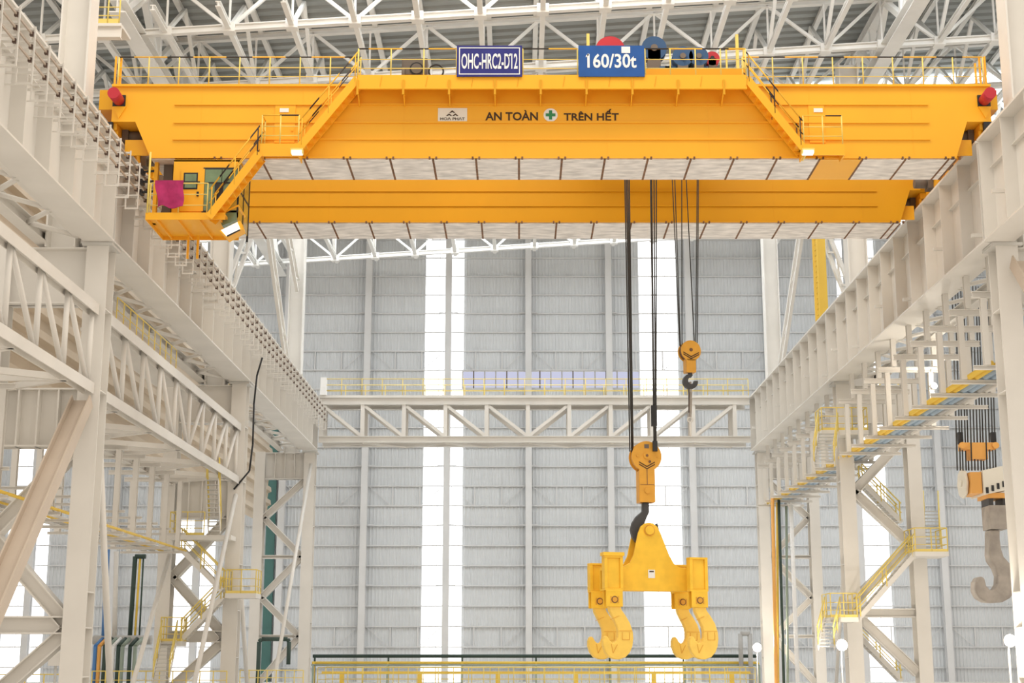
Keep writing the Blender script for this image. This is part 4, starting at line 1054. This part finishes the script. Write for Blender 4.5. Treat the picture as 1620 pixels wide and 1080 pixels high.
# ---------------------------------------------------------------- stairs round the right stair column
SR = thing('column_stairs', 'cream and yellow zigzag stairs climbing round the right-hand stair column', 'stairs', at(1400, 1075, 69))
slab(1448, 1501, 872, 68.7, 70.6, SR)
fl2((1358, 979), (1448, 876), .75, 69.2, 14, SR)
slab(1314, 1358, 976, 68.7, 70.6, SR)
climb((1476, 1474), .75, 868, 806, 70.9, 73.6, 11, SR)
climb((1307, 1318), .72, 1025, 977, 66.8, 68.8, 9, SR)
fl2((1427, 826), (1362, 760), .75, 73.2, 12, SR)
fl2((1428, 1076), (1358, 1004), .75, 73.2, 13, SR)
SU = thing('access_stairs', 'cream stairs and yellow-railed landing below the middle of the right runway girder', 'stairs', at(1330, 680, 70))
slab(1300, 1374, 680, 69.4, 70.9, SU, m='steel')
climb((1304, 1311), .95, 735, 684, 67.5, 69.4, 10, SU)
t = thing('access_stairs', 'tan stairs seen through the pipe hangers above the yellow-railed landing', 'stairs', at(1400, 660, 72))
stair(at(1398, 678, 76), at(1409, 628, 77.5), (-.5, 0, 0), (.5, 0, 0), t, m='steel', n=10, sw=.24, tm='steel_dull')
for dx in (-.5, .5):
    h_ = at(1409, 628, 77.5); MB().box((h_.x + dx - .03, 77.4, h_.z), (h_.x + dx + .03, 77.5, 13.5)).build('hanger_rod', 'steel', t)
MB().box((17.5, 77.38, 13.35), (h_.x + .6, 77.52, 13.5)).build('hanger_arm', 'steel', t)

# ---------------------------------------------------------------- upright pipes
def upright(px, y0, y1, Y, r, m, label, bend=None):
    a, b = at(px[0], y0, Y), at(px[1], y1, Y); z1 = b.z if y1 < 1078 else -H
    b = V((b.x, b.y, z1)); pts = [a, b]
    if bend: pts = [a + V((bend, .0, 0)), a, b]
    o = MB().path(pts, r, 12).build('upright_pipe', m); return tag(o, label, 'pipe', 'upright process pipes')
upright((170, 164), 868, 1013, 76, .13, 'pipeb', 'bright blue upright pipe just beyond the near left column')
upright((184, 181), 872, 1013, 76, .13, 'steel', 'white upright pipe beside the bright blue pipe')
upright((214, 205), 880, 1013, 76.1, .12, 'pipeg', 'dark green upright pipe, outer leg of the green pipe loop', bend=.55)
upright((222, 213), 880, 1013, 76.12, .06, 'pipey', 'yellow upright pipe within the green pipe loop')
upright((227, 220), 880, 1013, 76.1, .045, 'pipeg', 'thin dark green upright pipe, inner leg of the green pipe loop')
for i, (px, m, c, r) in enumerate(((151, 'pipeb', 'blue', .1), (157.5, 'pipeo', 'orange', .1), (166, 'pipeg', 'dark green', .1), (172.5, 'pipesage', 'sage green', .1), (179.5, 'white', 'white', .1), (187.5, 'pipeg', 'second dark green', .1), (194, 'pipesage', 'second sage green', .1), (206, 'pipeg', 'third dark green', .1), (214, 'pipesage', 'third sage green', .1))):
    a = at(px, 1022, 75); o = MB().tube((a.x, 75, a.z), (a.x, 75, -H), r, 12).tube((a.x, 75, a.z), (a.x + .12, 75.8, a.z + .38), r, 12).build('bent_duct', m)
    tag(o, '%s bent duct behind the left railing, %s from the near column' % (c, ORD[i]), 'duct', 'bent ducts by the left railing')
o = MB().tube((xat(148, 1010, 76), 76, zat(1012, 76)), (xat(240, 1010, 76), 76, zat(1012, 76)), .24, 14).build('header_pipe', 'pipegr'); tag(o, 'grey header pipe lying above the row of bent ducts', 'pipe')
upright((1222, 1228), 788, 1080, 90, .11, 'pipeo', 'orange upright pipe in front of the far right column')
upright((1229.5, 1230.5), 788, 1080, 90.4, .08, 'pipey', 'yellow upright pipe behind the orange pipe')
upright((1232, 1240), 790, 1080, 90.2, .09, 'pipeg', 'thin dark green upright pipe beside the yellow one on the right')
upright((1251, 1262), 797, 1080, 89, .13, 'white', 'white upright pipe leaning beside the far right column', bend=.6)
upright((1244, 1246), 800, 1080, 91, .08, 'pipesage', 'thin sage upright pipe between the green and white pipes')
pa_ = at(410, 1012, 92); pb_ = at(455, 1008, 92)
o = MB().path([(pa_.x, 92, -H), (pa_.x, 92, pa_.z - .1), (pa_.x + .15, 92, pa_.z + .05), (pb_.x, 92, pa_.z + .05), (pb_.x + .1, 92, pa_.z - .1), (pb_.x + .1, 92, -.4)], .13, 12).build('pipe_loop', 'pipeg'); tag(o, 'dark green pipe loop at the foot of the far left column', 'pipe')
o = MB().path([(xat(1171, 1000, 108), 108, -.6), (xat(1171, 1000, 108), 108, zat(1002, 108)), (xat(1186, 1000, 108), 108, zat(1002, 108)), (xat(1186, 1000, 108), 108, -H)], .17, 10).build('pipe_loop', 'pipegr'); tag(o, 'grey pipe loop against the end wall beside the far right column', 'pipe')
for i, (y, m, c, r) in enumerate(((1037.5, 'pipeg', 'dark green', .13), (1048, 'pipey', 'yellow', .1), (1051.5, 'pipesage', 'sage', .07))):
    o = MB().tube((xat(495, y, 109), 109 - i * .4, zat(y, 109)), (xat(1198, y, 109), 109 - i * .4, zat(y, 109)), r, 10)
    for k in range(7): 
        x = -15 + 5.4 * k; o.box((x - .06, 108.9 - i * .4, -H), (x + .06, 109.1 - i * .4, zat(y, 109)))
    tag(o.build('wall_pipe', m), '%s pipe running level along the foot of the end wall' % c, 'pipe', 'level pipes at the end wall')

# ---------------------------------------------------------------- railings near the floor
def floor_rail(x0, x1, Y, label, step=1.0, h=1.18, mid=True):
    t = thing('guard_railing', label, 'railing', ((x0 + x1) / 2, Y, -H), 'yellow floor railings')
    railing([(x0, Y, -H), (x1, Y, -H)], h, t, step=step, r=.028, rails=(1.0, .66, .36), toe=.12)
floor_rail(-13.2, 15.4, 97.5, 'yellow railing along the far end of the hall floor, under the lifting hooks', 1.0)
floor_rail(-13.2, 15.4, 101.5, 'yellow railing set back behind the far end railing, near the end wall', 1.25, 1.2)
o = MB().box((-13.2, 99.4, -1.05), (15.4, 99.6, -.88)).build('yellow_beam', 'pipey')
for k in range(6): MB().box((-12 + 5.2 * k, 99.4, -H), (-11.7 + 5.2 * k, 99.6, -1.05)).build('foot', 'pipey', o)
tag(o, 'low yellow barrier beam between the two far railings', 'barrier')
floor_rail(xat(146, 1062, 69), xat(359, 1062, 69), 69, 'yellow railing between the near left column and the stair column', .6, 1.2)
floor_rail(xat(-20, 1065, 60), xat(100, 1065, 60), 60, 'yellow railing at the foot of the near left column, toward the bright aisle windows', .75, 1.15)
floor_rail(xat(380, 1060, 80), xat(480, 1060, 80), 80, 'yellow railing between the stair column and the far left column', .5, 1.15)
o = MB().box((xat(76, 1045, 58), 58, zat(1053, 58)), (xat(95, 1045, 58), 58.5, zat(1030, 58))).box((xat(92, 1045, 58), 57.97, zat(1051, 58)), (xat(94, 1045, 58), 58, zat(1032, 58))).build('control_box', 'steel')
MB().box((xat(84, 1045, 58), 58.2, -H), (xat(87, 1045, 58), 58.3, zat(1053, 58))).build('stand', 'steel_dull', o)
tag(o, 'cream control box on a stand behind the near left column', 'control box')

# platform high on the near left column
t = thing('service_platform', 'small yellow-railed service platform high beside the near left upper column', 'platform', (-14.4, 52, 23.6))
z = zat(34, 52.5)
MB().box((-16.9, 52.2, z - .3), (xat(192, 34, 52.2), 53.6, z - .2)).build('deck', 'steel', t)
MB().hsec((-16.9, 52.3, z - .55), (xat(192, 34, 52.2), 52.3, z - .55), .3, .5, .04).build('edge_beam', 'steel', t)
railing([(-16.8, 52.25, z - .2), (xat(192, 34, 52.2) - .1, 52.25, z - .2)], 1.1, t, step=.45, r=.03, toe=.2)

# ---------------------------------------------------------------- lamps that glare near the floor and in the rack
def lamp(px, py, Y, label, r=.22):
    c = at(px, py, Y)
    t = thing('flood_lamp', label, 'lamp', (c.x, Y, -H) if py > 900 else (c.x, Y, c.z))
    MB().tube((c.x, Y, c.z), (c.x, Y + .3, c.z), r * 1.15, 20, r * .7).build('lamp_housing', 'steel_dull', t)
    l = bpy.data.lights.new('flood_light', 'POINT'); l.energy = 450 if py > 900 else 150; l.color = (1, .9, .76); l.shadow_soft_size = .25
    lo = bpy.data.objects.new('flood_light', l); C.objects.link(lo); lo.parent = t; lo.location = V((c.x, Y - 1.0, c.z + H)) - t.location
    MB().disc((c.x, Y - .01, c.z), (0, 1, 0), r, .02, 24).build('lamp_lens', 'lamp', t)
    if py > 900: MB().tube((c.x, Y + .2, -H), (c.x, Y + .2, c.z), .035, 8).build('pole', 'steel_dull', t)
    else: MB().box((c.x - .04, Y + .2, c.z), (c.x + .04, Y + .3, 12.0)).build('hanger', 'steel_dull', t)
lamp(1332, 1020, 66, 'glaring flood lamp below the stairs of the right-hand stair column', .22)
lamp(1598, 1013, 46.6, 'glaring flood lamp in front of the near right column', .17)
lamp(1198, 1024, 92, 'glaring flood lamp at the foot of the far right column', .24)
lamp(1478, 610, 60.55, 'small bright lamp hanging among the right-hand pipe hangers', .12)
